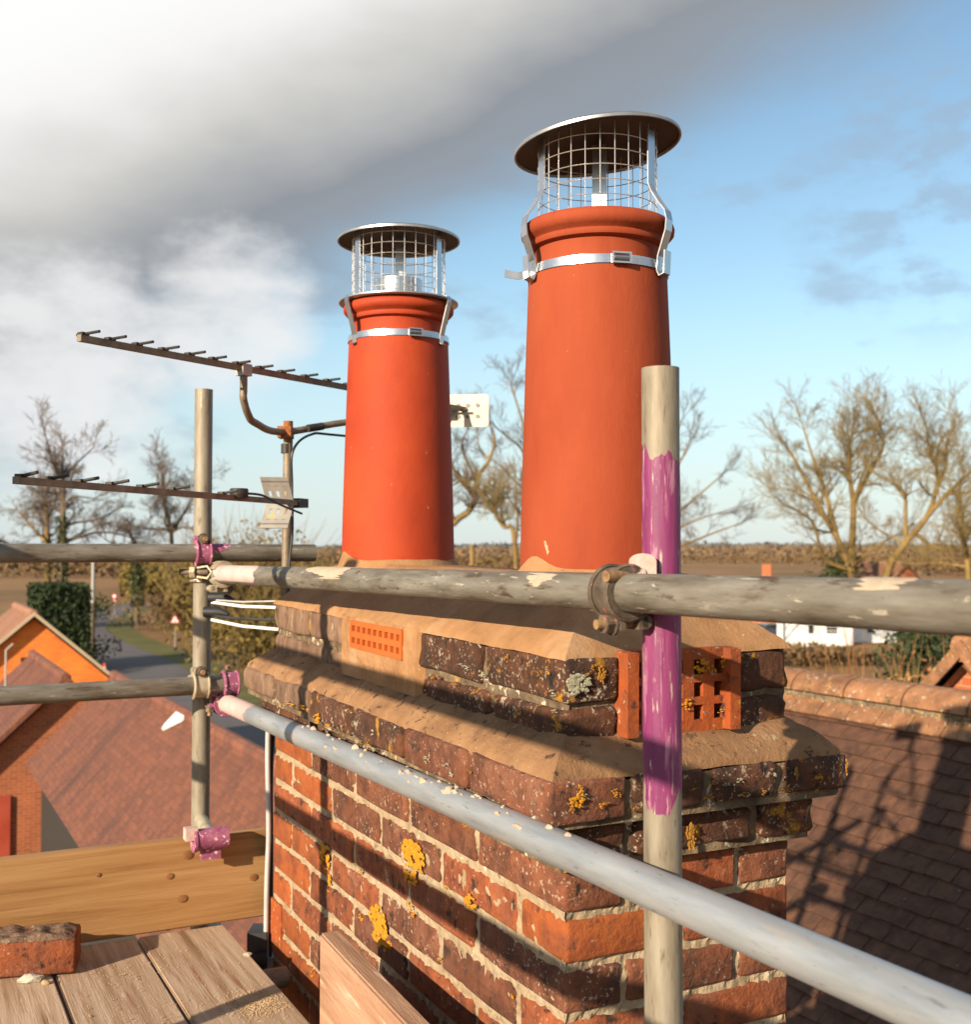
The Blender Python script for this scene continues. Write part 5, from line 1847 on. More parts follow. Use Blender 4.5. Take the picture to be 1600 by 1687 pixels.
def cowl(base, hs_, H, label, tilt, disc_r, rise, mesh_r, legs, plate):
    """wire mesh cowl standing on the pot rim, strapped under it"""
    t = thing('chimney_cowl', label, 'chimney cowl', base + Vector((0, 0, H)))
    zt_ = rise
    ca = ang_to_cam(base)
    # cap: shallow cone with a turned edge, slightly out of level
    mb = MB()
    mb.lathe([(0.0005, 0.024), (disc_r * 0.5, 0.016), (disc_r - 0.003, 0.003), (disc_r, 0.0), (disc_r, -0.005), (disc_r - 0.003, -0.005), (disc_r - 0.004, 0.0005), (disc_r * 0.5, 0.0135), (0.0005, 0.0215)], 72)
    cap = mb.build('cap', 'stainless_brushed', t, True)
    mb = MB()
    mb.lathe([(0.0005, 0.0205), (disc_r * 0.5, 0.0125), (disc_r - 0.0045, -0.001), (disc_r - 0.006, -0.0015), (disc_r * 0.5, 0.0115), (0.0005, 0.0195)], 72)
    mb.build('cap_underside', 'dark_steel', cap, True)  # added thin lining, coloured dark like the reflection under the cap
    side = Vector((math.cos(ca), math.sin(ca), 0))
    cap.location = (0, 0, zt_)
    # view axis: tilt about the axis towards the camera
    cap.rotation_mode = 'QUATERNION'
    from mathutils import Quaternion
    cap.rotation_quaternion = Quaternion(side, tilt)
    # mesh: verticals and hoops
    mb = MB()
    nv = 26
    for k in range(nv):
        a = 2 * math.pi * (k + 0.3) / nv
        x, y = mesh_r * math.cos(a), mesh_r * math.sin(a)
        off = Vector((x, y, 0)).dot(side.cross(UP)) * math.tan(tilt)
        mb.tube([(x, y, 0.004), (x, y, zt_ + 0.008 - off)], 0.0009, 5)
    nh = int(zt_ / 0.0255)
    for j in range(1, nh + 1):
        z = 0.002 + j * 0.0255
        pts_ = [(mesh_r * math.cos(2 * math.pi * i / 48) * 1.008, mesh_r * math.sin(2 * math.pi * i / 48) * 1.008, z) for i in range(49)]
        mb.tube(pts_, 0.0009, 5, cap=False)
    o_ = mb.build('wire_mesh', 'wire_steel', t, True)
    # legs
    for k, a in enumerate(legs):
        a = ca + a
        rd = Vector((math.cos(a), math.sin(a), 0))
        sd = Vector((-math.sin(a), math.cos(a), 0))
        zneck = hs_ - H + 0.006
        mb = MB()
        if not plate:
            pr_ = [(mesh_r + 0.004, zt_ + 0.004), (mesh_r + 0.004, 0.055), (mesh_r + 0.010, 0.040), (0.128, 0.018), (0.139, 0.004), (0.1425, -0.012), (0.1405, -0.03), (0.126, zneck + 0.014), (0.1235, zneck - 0.010), (0.128, zneck - 0.020), (0.137, zneck - 0.017), (0.139, zneck + 0.022)]
        else:
            pr_ = [(mesh_r + 0.003, zt_ + 0.004), (mesh_r + 0.003, 0.004)]
        strip(mb, [rd * r_ + UP * z for r_, z in pr_], sd, 0.0215)
        mb.build('leg', 'stainless', t)
        if plate:
            mb = MB()
            pr_ = [(0.118, 0.010), (0.143, 0.008), (0.146, -0.004), (0.132, -0.055), (0.1245, zneck + 0.002), (0.1225, zneck - 0.016), (0.130, zneck - 0.020)]
            strip(mb, [rd * r_ + UP * z for r_, z in pr_], sd, 0.018)
            mb.build('strap_arm', 'stainless', t)
    if plate:
        mb = MB()
        mb.lathe([(0.048, 0.001), (0.143, 0.001), (0.146, 0.003), (0.146, 0.006), (0.143, 0.007), (0.048, 0.007)], 72, close=True)
        mb.build('base_plate', 'stainless_brushed', t, True)
        mb = MB()
        mb.lathe([(0.058, 0.0072), (0.058, 0.062), (0.056, 0.062), (0.056, 0.0072)], 48, close=True)
        mb.build('spigot', 'stainless', t, True)
    # inner support strip
    mb = MB()
    a = ca + R(172)
    rd = Vector((math.cos(a), math.sin(a), 0))
    sd = Vector((-math.sin(a), math.cos(a), 0))
    strip(mb, [rd * 0.03 + UP * 0.002, rd * 0.03 + UP * (zt_ + 0.012)], sd, 0.026, 0.003)
    mb.build('centre_strip', 'stainless', t)
    # tension band round the neck
    mb = MB()
    zb_ = hs_ - H + 0.006
    rb = 0.1240
    mb.lathe([(rb - 0.004, zb_ - 0.0075), (rb, zb_ - 0.0075), (rb - 0.001, zb_ + 0.0075), (rb - 0.005, zb_ + 0.0075)], 72, close=True)
    band = mb.build('tension_band', 'stainless', t, True)
    a = ca + R(18)
    rd = Vector((math.cos(a), math.sin(a), 0))
    sd = Vector((-math.sin(a), math.cos(a), 0))
    mb = MB()
    cc_ = rd * (rb + 0.005) + UP * zb_
    for ds, dz, w_, h_ in ((0, 0.008, 0.034, 0.003), (0, -0.008, 0.034, 0.003), (0.0155, 0, 0.004, 0.0128), (-0.0155, 0, 0.004, 0.0128)):
        mb.box(cc_ + sd * ds + UP * dz, (0.006, w_, h_), (rd, sd, UP))
    mb.tube([cc_ - sd * 0.0135, cc_ + sd * 0.0135], 0.0042, 10)
    mb.build('buckle', 'stainless', band)
    return t


cw2 = cowl(P2, hs2, 0.607, 'tilted steel mesh cowl on the larger looking pot', R(6.5), 0.148, 0.145, 0.104, (R(-62), R(58), R(178)), False)
cw1 = cowl(P1, hs1, 0.626, 'level steel mesh cowl on the smaller looking pot', R(0.5), 0.150, 0.162, 0.113, (R(-58), R(56), R(178)), True)
# loose strap tail on the left of the near pot
a = ang_to_cam(P2) + R(-72)
rd = Vector((math.cos(a), math.sin(a), 0))
mb = MB()
strip(mb, [rd * 0.121 + UP * (hs2 - 0.607 + 0.002), rd * 0.145 + UP * (hs2 - 0.607 - 0.002), rd * 0.168 + UP * (hs2 - 0.607 + 0.001)], UP, 0.013)
mb.build('strap_tail', 'stainless', cw2)

# ------------------------------------------------------------------ scaffold
TR = 0.02415


def tube_thing(p0, p1, m, label, group=None, cap_ring=True):
    """one scaffold tube, open ended, running between two points; local z along it"""
    p0, p1 = Vector(p0), Vector(p1)
    L = (p1 - p0).length
    mb = MB()
    nst = max(2, int(L / 0.12))
    n = 40
    o = link('scaffold_tube', None)
    mb.v = []
    for prof_r, zs in ((TR, [L * i / nst for i in range(nst + 1)]), (TR - 0.004, [L - L * i / nst for i in range(nst + 1)])):
        for z in zs:
            for k in range(n):
                a_ = 2 * math.pi * k / n
                mb.v.append((prof_r * math.cos(a_), prof_r * math.sin(a_), z))
    m_ = 2 * (nst + 1)
    for i in range(m_):
        i2 = (i + 1) % m_
        for k in range(n):
            k2 = (k + 1) % n
            mb.f.append((i * n + k, i * n + k2, i2 * n + k2, i2 * n + k))
    me = mb.mesh('scaffold_tube', True)
    me.materials.append(MATS[m])
    bpy.data.objects.remove(o)
    o = link('scaffold_tube', me)
    o.location = p0
    o.rotation_mode = 'QUATERNION'
    o.rotation_quaternion = (p1 - p0).to_track_quat('Z', 'Y')
    tag(o, label, 'scaffold tube', group)
    return o


def patch_on_tube(tube, z0, z1, ang, half, m, name, seed, lift=0.0006, rag=0.3):
    """ragged thin coat of paint or mortar on a tube: local z range, centred at world direction ang (vector)"""
    q = tube.rotation_quaternion
    loc = q.inverted() @ Vector(ang)
    a0 = math.atan2(loc.y, loc.x)
    mb = MB()
    nu, nv_ = 36, 40
    for i in range(nu + 1):
        u = -1 + 2 * i / nu
        for j in range(nv_ + 1):
            v = j / nv_
            a_ = a0 + u * half
            w0 = (z1 - z0) * rag * (0.5 + mnoise.noise(Vector((u * 3.0, seed, 0.3))) + 0.5 * mnoise.noise(Vector((u * 11, seed, 2.3))))
            w1 = (z1 - z0) * rag * (0.5 + mnoise.noise(Vector((u * 3.0, seed, 7.3))) + 0.5 * mnoise.noise(Vector((u * 11, seed, 5.3))))
            za, zb_ = z0 + abs(u) ** 1.3 * w0 * 0.9 + w0 * 0.2, z1 - abs(u) ** 1.3 * w1 * 0.9 - w1 * 0.2
            z = za + v * (zb_ - za)
            ed_ = min(1.0, 8 * (1 - abs(u)), 8 * v + 0.2, 8 * (1 - v) + 0.2)
            r_ = TR + lift * (0.2 + 0.8 * ed_)
            mb.v.append((r_ * math.cos(a_), r_ * math.sin(a_), z))
    for i in range(nu):
        for j in range(nv_):
            a_ = i * (nv_ + 1) + j
            mb.f.append((a_, a_ + nv_ + 1, a_ + nv_ + 2, a_ + 1))
    me = bpy.data.meshes.new(name)
    me.from_pydata(mb.v, [], mb.f)
    for p_ in me.polygons:
        p_.use_smooth = True
    me.materials.append(MATS[m])
    o = link(name, me, tube)
    return o


TOCAM = Vector((0, -1, 0))
# standards
pp0 = P(1090, 980, 1.475)
pp_top = P(1088.5, 607, 1.475).z
post_p = tube_thing((pp0.x, pp0.y, 0), (pp0.x, pp0.y, pp_top), 'post_steel', 'upright scaffold tube with a long purple painted band')
zt0 = P(1090, 1345, 1.475).z
zt1 = P(1090, 738, 1.475).z
patch_on_tube(post_p, zt0, zt1, (-0.1, -1, 0), R(172), 'purple_paint', 'purple_band', 3.1, rag=0.17)
lp0 = P(333, 1000, 3.15)
lp_top = P(333, 642, 3.15).z
post_l = tube_thing((lp0.x, lp0.y, 0), (lp0.x, lp0.y, lp_top), 'post_steel', 'plain upright scaffold tube at the far corner of the platform')

# long rails beside the stack
ra, rb_ = P(360, 946, 3.1), P(1090, 979, 1.37)
rd_ = (rb_ - ra).normalized()
top_rail = tube_thing(ra, rb_ + rd_ * 1.15, 'weathered_steel', 'weathered top guard rail passing in front of the pots')
da, db = P(368, 1156, 3.15), P(1090, 1470, 1.37)
dd2 = (db - da).normalized()
low_rail = tube_thing(da, db + dd2 * 1.1, 'galvanised', 'shiny galvanised middle rail running under the brick ledge')
mid_up = Vector((0, -0.6, 0.8))
patch_on_tube(low_rail, 0.0, 0.30, mid_up, R(150), 'pink_paint', 'pink_paint_band', 2.2, rag=0.12)
patch_on_tube(top_rail, 0.0, 0.40, mid_up, R(110), 'pink_paint', 'pink_paint_band', 5.2, rag=0.25)


def zr(tube_p0, tube_d, px, depth_guess):
    """distance along a rail of photo column px"""
    best, bz = 1e9, 0
    for i in range(400):
        z = i * 0.01
        x_, y_ = pix(tube_p0 + tube_d * z)
        if abs(x_ - px) < best:
            best, bz = abs(x_ - px), z
    return bz


zm0, zm1 = zr(ra, rd_, 515, 0), zr(ra, rd_, 592, 0)
patch_on_tube(top_rail, zm0, zm1, (0, -0.75, 0.66), R(58), 'mortar_splash', 'mortar_smear', 8.4, 0.0016, rag=0.45)
zm0, zm1 = zr(ra, rd_, 1432, 0), zr(ra, rd_, 1525, 0)
patch_on_tube(top_rail, zm0, zm1, (0, -0.55, 0.85), R(40), 'mortar_splash', 'mortar_smear', 4.4, 0.0012, rag=0.6)
zm0, zm1 = zr(ra, rd_, 880, 0), zr(ra, rd_, 935, 0)
patch_on_tube(top_rail, zm0, zm1, (0, -0.9, 0.35), R(30), 'mortar_splash', 'mortar_smear', 2.7, 0.0008, rag=0.6)
# mortar droppings along the galvanised rail
random.seed(301)
mb = MB()
qd = low_rail.rotation_quaternion
for i in range(42):
    px_ = random.choice((random.gauss(600, 50), random.gauss(725, 45), random.gauss(820, 45), random.uniform(460, 960)))
    z = zr(da, dd2, px_, 0)
    s_ = random.uniform(0.0018, 0.0055) * (1.7 if random.random() < 0.14 else 1)
    a_ = random.gauss(0, 0.5)
    upl = (qd.inverted() @ Vector((-0.25, -0.35, 0.9)))
    a0 = math.atan2(upl.y, upl.x) + a_
    c_ = Vector((TR * math.cos(a0), TR * math.sin(a0), z))
    n_ = Vector((math.cos(a0), math.sin(a0), 0))
    s2 = Vector((-n_.y, n_.x, 0))
    ring_n = 7
    o0 = len(mb.v)
    ln = random.uniform(1.0, 3.2)
    for j, (k, hgt) in enumerate(((1.0, -0.0006), (0.75, 0.5), (0.3, 0.85))):
        for q_ in range(ring_n):
            an = 2 * math.pi * q_ / ring_n
            w = s_ * k * random.uniform(0.7, 1.25)
            mb.v.append(tuple(c_ + s2 * (w * math.cos(an)) + Vector((0, 0, 1)) * (w * ln * math.sin(an)) + n_ * (hgt * s_ if j else -0.0012)))
    for j in range(2):
        for q_ in range(ring_n):
            q2 = (q_ + 1) % ring_n
            mb.f.append((o0 + j * ring_n + q_, o0 + j * ring_n + q2, o0 + (j + 1) * ring_n + q2, o0 + (j + 1) * ring_n + q_))
    mb.f.append(tuple(o0 + 2 * ring_n + q_ for q_ in range(ring_n)))
o = mb.build('mortar_droppings', 'mortar_splash', low_rail, True)
tag(o, kind='stuff')

# rails across the far end
ub = P(333, 911, 3.095)
u_r = ub + B * 0.315
uper = tube_thing(ub - B * 1.25, u_r, 'weathered_steel', 'upper rail across the far end of the platform with open cut end')
lb = P(351, 1128, 3.10)
lower = tube_thing(lb - B * 1.25, lb + B * 0.06, 'weathered_steel', 'lower rail across the far end of the platform')
zc_ = 1.25
patch_on_tube(uper, zc_ - 0.03, zc_ + 0.075, (0, -0.45, 0.9), R(62), 'magenta_paint', 'magenta_paint_mark', 1.4, 0.001, rag=0.30)

# outer side of the platform, left of the camera: rails, standards and toe board
QO = -0.30
rl1 = tube_thing(W(QO, -0.9, 0.19), W(QO, 3.6, 0.215), 'weathered_steel', 'upper rail along the outer side of the platform')
rl2 = tube_thing(W(QO, -0.9, -0.13), W(QO, 3.6, -0.19), 'weathered_steel', 'middle rail along the outer side of the platform')
op = []
for t_, nm in ((1.97, 'outer upright scaffold tube halfway along the platform'), (3.35, 'outer upright scaffold tube at the platform corner'), (-0.6, 'outer upright scaffold tube behind the viewpoint')):
    b_ = W(QO - 0.052, t_, 0)
    op.append(tube_thing((b_.x, b_.y, 0), (b_.x, b_.y, EYE + 0.5), 'post_steel', nm))


def coupler(label, c1, d1, c2, d2, m_body, m_band, bolt_dir=None, scale=1.0, flap=None, group=None):
    """right angle coupler: a band round each of two crossing tubes, saddle, bolts, nuts"""
    c1, c2 = Vector(c1), Vector(c2)
    d1, d2 = Vector(d1).normalized(), Vector(d2).normalized()
    t = thing('scaffold_coupler', label, 'coupler', (c1 + c2) / 2, group=group)
    mid = (c1 + c2) / 2
    n_ = (c2 - c1)
    n_.normalize()
    for (c_, d_, sgn) in ((c1, d1, 1), (c2, d2, -1)):
        e = d_.cross(n_ * sgn).normalized()
        nn = e.cross(d_).normalized()          # towards the other tube
        if nn.dot(n_ * sgn) < 0:
            nn = -nn
        mb = MB()
        ro, ri = TR + 0.0075, TR + 0.0008
        N = 30
        hw_ = 0.021
        for s_, zz in ((ro, -hw_), (ro, hw_), (ri, hw_), (ri, -hw_)):
            for k in range(N + 1):
                a_ = R(28) + (2 * math.pi - R(56)) * k / N + math.pi / 2
                mb.v.append(tuple(c_ - mid + e * (s_ * math.cos(a_)) + nn * (s_ * math.sin(a_)) + d_ * zz))
        n1_ = N + 1
        for j in range(4):
            j2 = (j + 1) % 4
            for k in range(N):
                mb.f.append((j * n1_ + k, j * n1_ + k + 1, j2 * n1_ + k + 1, j2 * n1_ + k))
        mb.f.append((0, n1_, 2 * n1_, 3 * n1_))
        mb.f.append((N, 3 * n1_ + N, 2 * n1_ + N, n1_ + N))
        # ribs on the flap
        for zz in (-hw_ + 0.003, hw_ - 0.003):
            o0 = len(mb.v)
            pts_ = []
            for k in range(17):
                a_ = R(60) + (2 * math.pi - R(120)) * k / 16 + math.pi / 2
                pts_.append(c_ - mid + e * ((ro + 0.002) * math.cos(a_)) + nn * ((ro + 0.002) * math.sin(a_)) + d_ * zz)
            mb.tube(pts_, 0.003, 6)
        band = mb.build('band', m_band, t, True)
        # eye bolt and flanged nut at the gap, swung to the side
        bd = Vector(bolt_dir).normalized() if bolt_dir and sgn == 1 else -nn
        bp = c_ - mid + e * (ro + 0.006)
        mb = MB()
        mb.tube([bp + nn * 0.03, bp - nn * 0.038], 0.0062, 12)
        mb.build('bolt', 'rusty_bolt', t, True)
        mb = MB()
        mb.tube([bp - nn * 0.016, bp - nn * 0.028], 0.0125, 6)
        mb.tube([bp - nn * 0.012, bp - nn * 0.016], 0.0155, 16)
        mb.build('nut', 'coupler_steel', t)
        # lug that carries the bolt
        mb = MB()
        mb.box(bp - nn * 0.008, (0.016, 0.032, 0.008), (e, d_, nn))
        mb.box(bp + nn * 0.022, (0.018, 0.034, 0.014), (e, d_, nn))
        mb.tube([bp + nn * 0.028 - d_ * 0.017, bp + nn * 0.028 + d_ * 0.017], 0.008, 10)
        mb.build('lug', m_band, t, True)
    mb = MB()
    gap = max(0.012, (c2 - c1).length - 2 * TR + 0.006)
    mb.box((0, 0, 0), (0.034, 0.034, gap), (d1, n_.cross(d1).normalized(), n_))
    mb.build('saddle', m_body, t)
    return t


# near coupler on the purple post
cr = zr(ra, rd_, 1012, 0)
c_rail = ra + rd_ * (zr(ra, rd_, 1062, 0))
cpz_ = Vector((pp0.x, pp0.y, c_rail.z))
# nearest point of the rail to the post axis
v_ = Vector((pp0.x, pp0.y, 0)) - Vector((ra.x, ra.y, 0))
rh_ = Vector((rd_.x, rd_.y, 0))
s_n = v_.dot(rh_) / rh_.length_squared
c_rail = ra + rd_ * (s_n - 0.0)
coupler('rusty brown coupler joining top rail to the purple banded tube', c_rail, -rd_, Vector((pp0.x, pp0.y, c_rail.z + 0.002)), UP, 'coupler_steel', 'coupler_steel')
# pink flap standing behind the rail on the post
pf = thing('coupler_flap', 'pink painted steel flap standing beside the purple tube', 'coupler', Vector((pp0.x, pp0.y, c_rail.z)))
mb = MB()
fc = P(1060, 930, 1.44) - pf.location
ex_, ez_ = Vector((1, 0, 0)), UP
outl = []
for k in range(9):
    a_ = math.pi * k / 8
    outl.append(fc + ex_ * (-0.0165 * math.cos(a_)) + ez_ * (0.004 + 0.010 * math.sin(a_)))
outl = [fc + ex_ * (-0.0165) - ez_ * 0.032] + outl + [fc + ex_ * 0.0165 - ez_ * 0.032]
mb.poly(outl, (0.0, 0.012, 0))
mb.tube([fc + Vector((-0.020, -0.004, -0.012)), fc + Vector((0.0, 0.004, -0.012))], 0.0085, 12)
mb.build('flap', 'coupler_pink', pf)
mb = MB()
mb.tube([fc + Vector((-0.050, -0.030, -0.014)), fc + Vector((-0.012, 0.0, -0.012))], 0.0070, 12)
mb.build('bolt', 'rusty_bolt', pf, True)
# couplers at the far corner post
coupler('zinc coupler joining top guard rail to the far corner tube', ra + rd_ * 0.03 + Vector((0, 0, 0)), rd_, Vector((lp0.x, lp0.y, ra.z)), UP, 'coupler_zinc', 'coupler_zinc')
cl = thing('swivel_bolt', 'zinc bolt end sticking out beside the far corner tube under the upper rail', 'coupler', P(330, 942, 3.12))
mb = MB()
mb.tube([(-0.05, -0.02, 0), (0.03, -0.03, 0.0)], 0.008, 12)
mb.build('bolt', 'coupler_steel', cl, True)
mb = MB()
mb.tube([(-0.02, -0.026, 0), (-0.005, -0.0275, 0)], 0.016, 6)
mb.build('nut', 'coupler_zinc', cl)
mb = MB()
strip(mb, [Vector((0.0, -0.03, 0.012)), Vector((0.028, -0.032, 0.016)), Vector((0.04, -0.034, 0.0)), Vector((0.028, -0.032, -0.016)), Vector((0.0, -0.03, -0.012))], (0, 1, 0), 0.02, 0.005)
mb.build('loop', 'coupler_zinc', cl)
coupler('purple painted coupler at the end of the lower far rail', lb + B * 0.045, B, da + dd2 * 0.02, dd2, 'coupler_zinc', 'magenta_paint')
coupler('zinc coupler joining the lower far rail to the corner tube', lb - B * 0.035, B, Vector((lp0.x, lp0.y, lb.z)), UP, 'coupler_zinc', 'coupler_zinc')
coupler('pale coupler joining the upper far rail to the corner tube', ub, B, Vector((lp0.x, lp0.y, ub.z)), UP, 'coupler_zinc', 'magenta_paint')
coupler('coupler joining the middle rail to the purple banded tube', db + (Vector((pp0.x - db.x, pp0.y - db.y, 0)).dot(dd2)) * dd2, dd2, Vector((pp0.x, pp0.y, db.z + 0.16)), UP, 'coupler_steel', 'coupler_steel') if False else None
for t_, k in ((1.97, 0), (3.35, 1), (-0.6, 2)):
    for hh, nm in ((0.19 + 0.0056 * (t_ + 0.9), 'upper'), (-0.13 - 0.0133 * (t_ + 0.9), 'middle')):
        wh_ = ('halfway post', 'corner post', 'post behind the viewpoint')[k]
        coupler('coupler fixing the %s outer rail to the outer %s' % (nm, wh_), W(QO, t_, hh), A, W(QO - 0.052, t_, hh), UP, 'coupler_zinc', 'coupler_zinc')

# deck boards along the platform
DK = -0.95
TE = A.dot(Vector((P(372, 1514, 2.98).x, 2.98, 0)))
edges = [0.772, 0.553, 0.340, 0.120, -0.100, -0.318]
names = ['scaffold board of the deck next to the stack', 'pale scaffold board second from the stack', 'scaffold board third from the stack beside the loose brick', 'scaffold board fourth from the stack', 'outermost scaffold board of the deck by the outer toe board']
for i in range(5):
    q1, q0 = edges[i] - 0.003, edges[i + 1] + 0.003
    mb = MB()
    L_ = 3.9
    bm = bmesh.new()
    bmesh.ops.create_cube(bm, size=1)
    for v in bm.verts:
        v.co = Vector((v.co.x * L_, v.co.y * (q1 - q0), v.co.z * 0.038))
    bmesh.ops.bevel(bm, geom=list(bm.edges), offset=0.004, segments=2, affect='EDGES')
    me = bpy.data.meshes.new('scaffold_board')
    bm.to_mesh(me)
    bm.free()
    me.materials.append(MATS['old_board'])
    o = link('scaffold_board', me)
    c_ = W((q0 + q1) / 2, TE - L_ / 2 + jit(0.006), DK - 0.019 - (0.002 if i % 2 else 0))
    o.location = c_
    o.rotation_euler = (0, 0, YAW + R(90) + jit(0.003))
    tag(o, names[i], 'scaffold board', 'deck boards of the platform')
# transoms under the deck and ledgers
for t_, nm in ((TE - 0.25, 'far transom tube under the deck boards'), (1.45, 'middle transom tube under the deck boards'), (-0.2, 'near transom tube under the deck boards')):
    tube_thing(W(-0.55, t_, DK - 0.042 - TR), W(0.86, t_, DK - 0.042 - TR), 'weathered_steel', nm)
for q_, nm in ((QO - 0.0, 'outer ledger tube below the transoms'), (0.83, 'inner ledger tube below the transoms beside the stack')):
    tube_thing(W(q_, -0.9, DK - 0.042 - 3 * TR - 0.001), W(q_, 3.6, DK - 0.042 - 3 * TR - 0.001), 'weathered_steel', nm)


def board(name, p0, p1, h, t, m, label, cat='toe board', bev=0.004):
    """upright board from p0 to p1 (bottom centre line)"""
    p0, p1 = Vector(p0), Vector(p1)
    L_ = (p1 - p0).length
    bm = bmesh.new()
    bmesh.ops.create_cube(bm, size=1)
    for v in bm.verts:
        v.co = Vector((v.co.x * L_, v.co.y * t, v.co.z * h))
    bmesh.ops.bevel(bm, geom=list(bm.edges), offset=bev, segments=2, affect='EDGES')
    me = bpy.data.meshes.new(name)
    bm.to_mesh(me)
    bm.free()
    me.materials.append(MATS[m])
    o = link(name, me)
    o.location = (p0 + p1) / 2 + UP * (h / 2)
    d = p1 - p0
    o.rotation_euler = (0, -math.asin(d.z / L_), math.atan2(d.y, d.x))
    return tag(o, label, cat)


# far toe board
e0 = P(442, 1500, 3.03)
tb = board('toe_board', W(-0.36, TE + 0.024, DK + 0.002), W(B.dot(Vector((e0.x, e0.y, 0))) + 0.0, TE + 0.024, DK + 0.002), 0.222, 0.038, 'new_board', 'golden new toe board across the far end of the platform')
# knots and nail heads
for px_, py_, r_ in ((310, 1408, 0.011), (280, 1443, 0.008), (301, 1480, 0.010), (418, 1445, 0.009), (162, 1441, 0.005)):
    x_, y_ = px_, py_
    # intersect with the near face of the board
    dirv = P(px_, py_, 1.0) - Vector((0, 0, EYE))
    n_ = A
    k = (TE + 0.0035) / (dirv.x * n_.x + dirv.y * n_.y)
    wp = Vector((0, 0, EYE)) + dirv * k
    mb = MB()
    ring_ = []
    for j, (kk, dep) in enumerate(((1.0, 0.0), (0.6, -0.0012), (0.1, -0.0006))):
        for i in range(14):
            a_ = 2 * math.pi * i / 14
            mb.v.append(tuple(B * (r_ * kk * 1.2 * math.cos(a_)) + UP * (r_ * kk * math.sin(a_)) + A * dep))
    for j in range(2):
        for i in range(14):
            i2 = (i + 1) % 14
            mb.f.append((j * 14 + i, j * 14 + i2, (j + 1) * 14 + i2, (j + 1) * 14 + i))
    mb.f.append(tuple(28 + i for i in range(14)))
    o = mb.build('knot', 'knot', None, True)
    o.parent = tb
    bpy.context.view_layer.update()
    mw = Matrix.Translation(tb.location) @ tb.rotation_euler.to_matrix().to_4x4()
    o.matrix_parent_inverse = mw.inverted()
    o.location = wp + A * (-0.0002)
# inner toe board beside the stack, on its edge and running out of frame
f0 = P(527, 1522, 2.235)
n0 = P(752, 1690, 1.62)
dirb = Vector((n0.x - f0.x, n0.y - f0.y, 0)).normalized()
board('toe_board', Vector((f0.x, f0.y, EYE + DK)) + Vector((0.019, 0, 0.001)), Vector((f0.x, f0.y, EYE + DK)) + dirb * 2.3 + Vector((0.019, 0, 0.001)), 0.222, 0.040, 'pink_board', 'rough pinkish toe board standing between deck and stack')
board('toe_board', W(QO - 0.005, -0.9, DK + 0.002), W(QO - 0.005, TE, DK + 0.002), 0.150, 0.038, 'new_board', 'toe board along the outer side of the platform')
# foot coupler of the far corner tube clasping the toe board
fc0 = P(347, 1381, 2.93)
ft = thing('board_clip', 'purple painted board clip over the golden toe board', 'coupler', fc0)
mb = MB()
mb.tube([B * -0.04, B * 0.042], 0.027, 24)
mb.tube([B * -0.045, B * -0.038], 0.030, 24)
mb.build('barrel', 'magenta_paint', ft, True)
mb = MB()
mb.box((0, 0.0, -0.035), (0.05, 0.012, 0.03), (B, A, UP))
mb.build('jaw', 'magenta_paint', ft)
mb = MB()
mb.box(B * -0.05 + UP * 0.018, (0.03, 0.03, 0.03), (B, A, UP))
mb.build('bracket', 'coupler_pink', ft)
mb = MB()
mb.tube([A * 0.0, Vector((lp0.x, lp0.y, fc0.z)) - fc0], 0.018, 12)
mb.build('stem', 'coupler_zinc', ft, True)

# ------------------------------------------------------------------ small things on the deck
random.seed(401)
bk = P(125, 1597, 2.62)
bl = thing('loose_brick', 'loose mortar crusted red brick lying on the deck', 'brick', Vector((bk.x, bk.y, EYE + DK)), (0, 0, YAW - R(14)))
me = brick_mesh(0.235, 0.11, 0.082, 'brick_red', 7)
o = link('brick_body', me, bl)
o.location = (-0.117, 0.058, 0.043)
mb = MB()


def crust(u, v):
    x = -0.232 + u * 0.228
    y = 0.004 + v * 0.108
    e_ = min(u, 1 - u, v, 1 - v)
    return Vector((x, y, 0.080 + (0.012 * min(1, e_ * 9)) * (0.75 + 0.8 * nz3((x, y, 0.2), 30)) + 0.003 * nz3((x, y, 1), 120)))


grid_face(mb, crust, 40, 20)
mb.build('mortar_crust', 'brick_pale', bl, True)


def stone(name, m, s, seed, parent=None):
    rr = random.Random(seed)
    bm = bmesh.new()
    bmesh.ops.create_icosphere(bm, subdivisions=2, radius=1)
    for v in bm.verts:
        k = 1 + 0.35 * mnoise.noise(v.co * 1.6 + Vector((seed, 0, 0)))
        v.co = Vector((v.co.x * s[0] * k, v.co.y * s[1] * k, v.co.z * s[2] * k))
    me = bpy.data.meshes.new(name)
    bm.to_mesh(me)
    bm.free()
    me.materials.append(MATS[m])
    return link(name, me, parent)


sp_ = G(50, 1618, EYE + DK)
o = stone('stone_chip', 'stone_chip', (0.026, 0.012, 0.010), 4)
o.location = sp_ + UP * 0.008
o.rotation_euler = (0, 0, 0.3)
tag(o, 'pale mortar chip lying beside the loose brick', 'stone chip')
o = stone('stone_chip', 'grit', (0.010, 0.007, 0.006), 9)
o.location = G(75, 1621, EYE + DK) + UP * 0.004
tag(o, 'small sandy crumb next to the pale chip', 'stone chip')
for i, (px_, py_) in enumerate(((276, 1531), (335, 1519), (408, 1574))):
    o = stone('mortar_crumb', 'mortar_splash', (0.011, 0.008, 0.005), 20 + i)
    o.location = G(px_, py_, EYE + DK) + UP * 0.003
    tag(o, ('mortar crumb at the foot of the golden toe board', 'mortar crumb near the corner of the golden toe board', 'mortar crumb on the deck edge by the stack')[i], 'mortar crumb')
mb = MB()
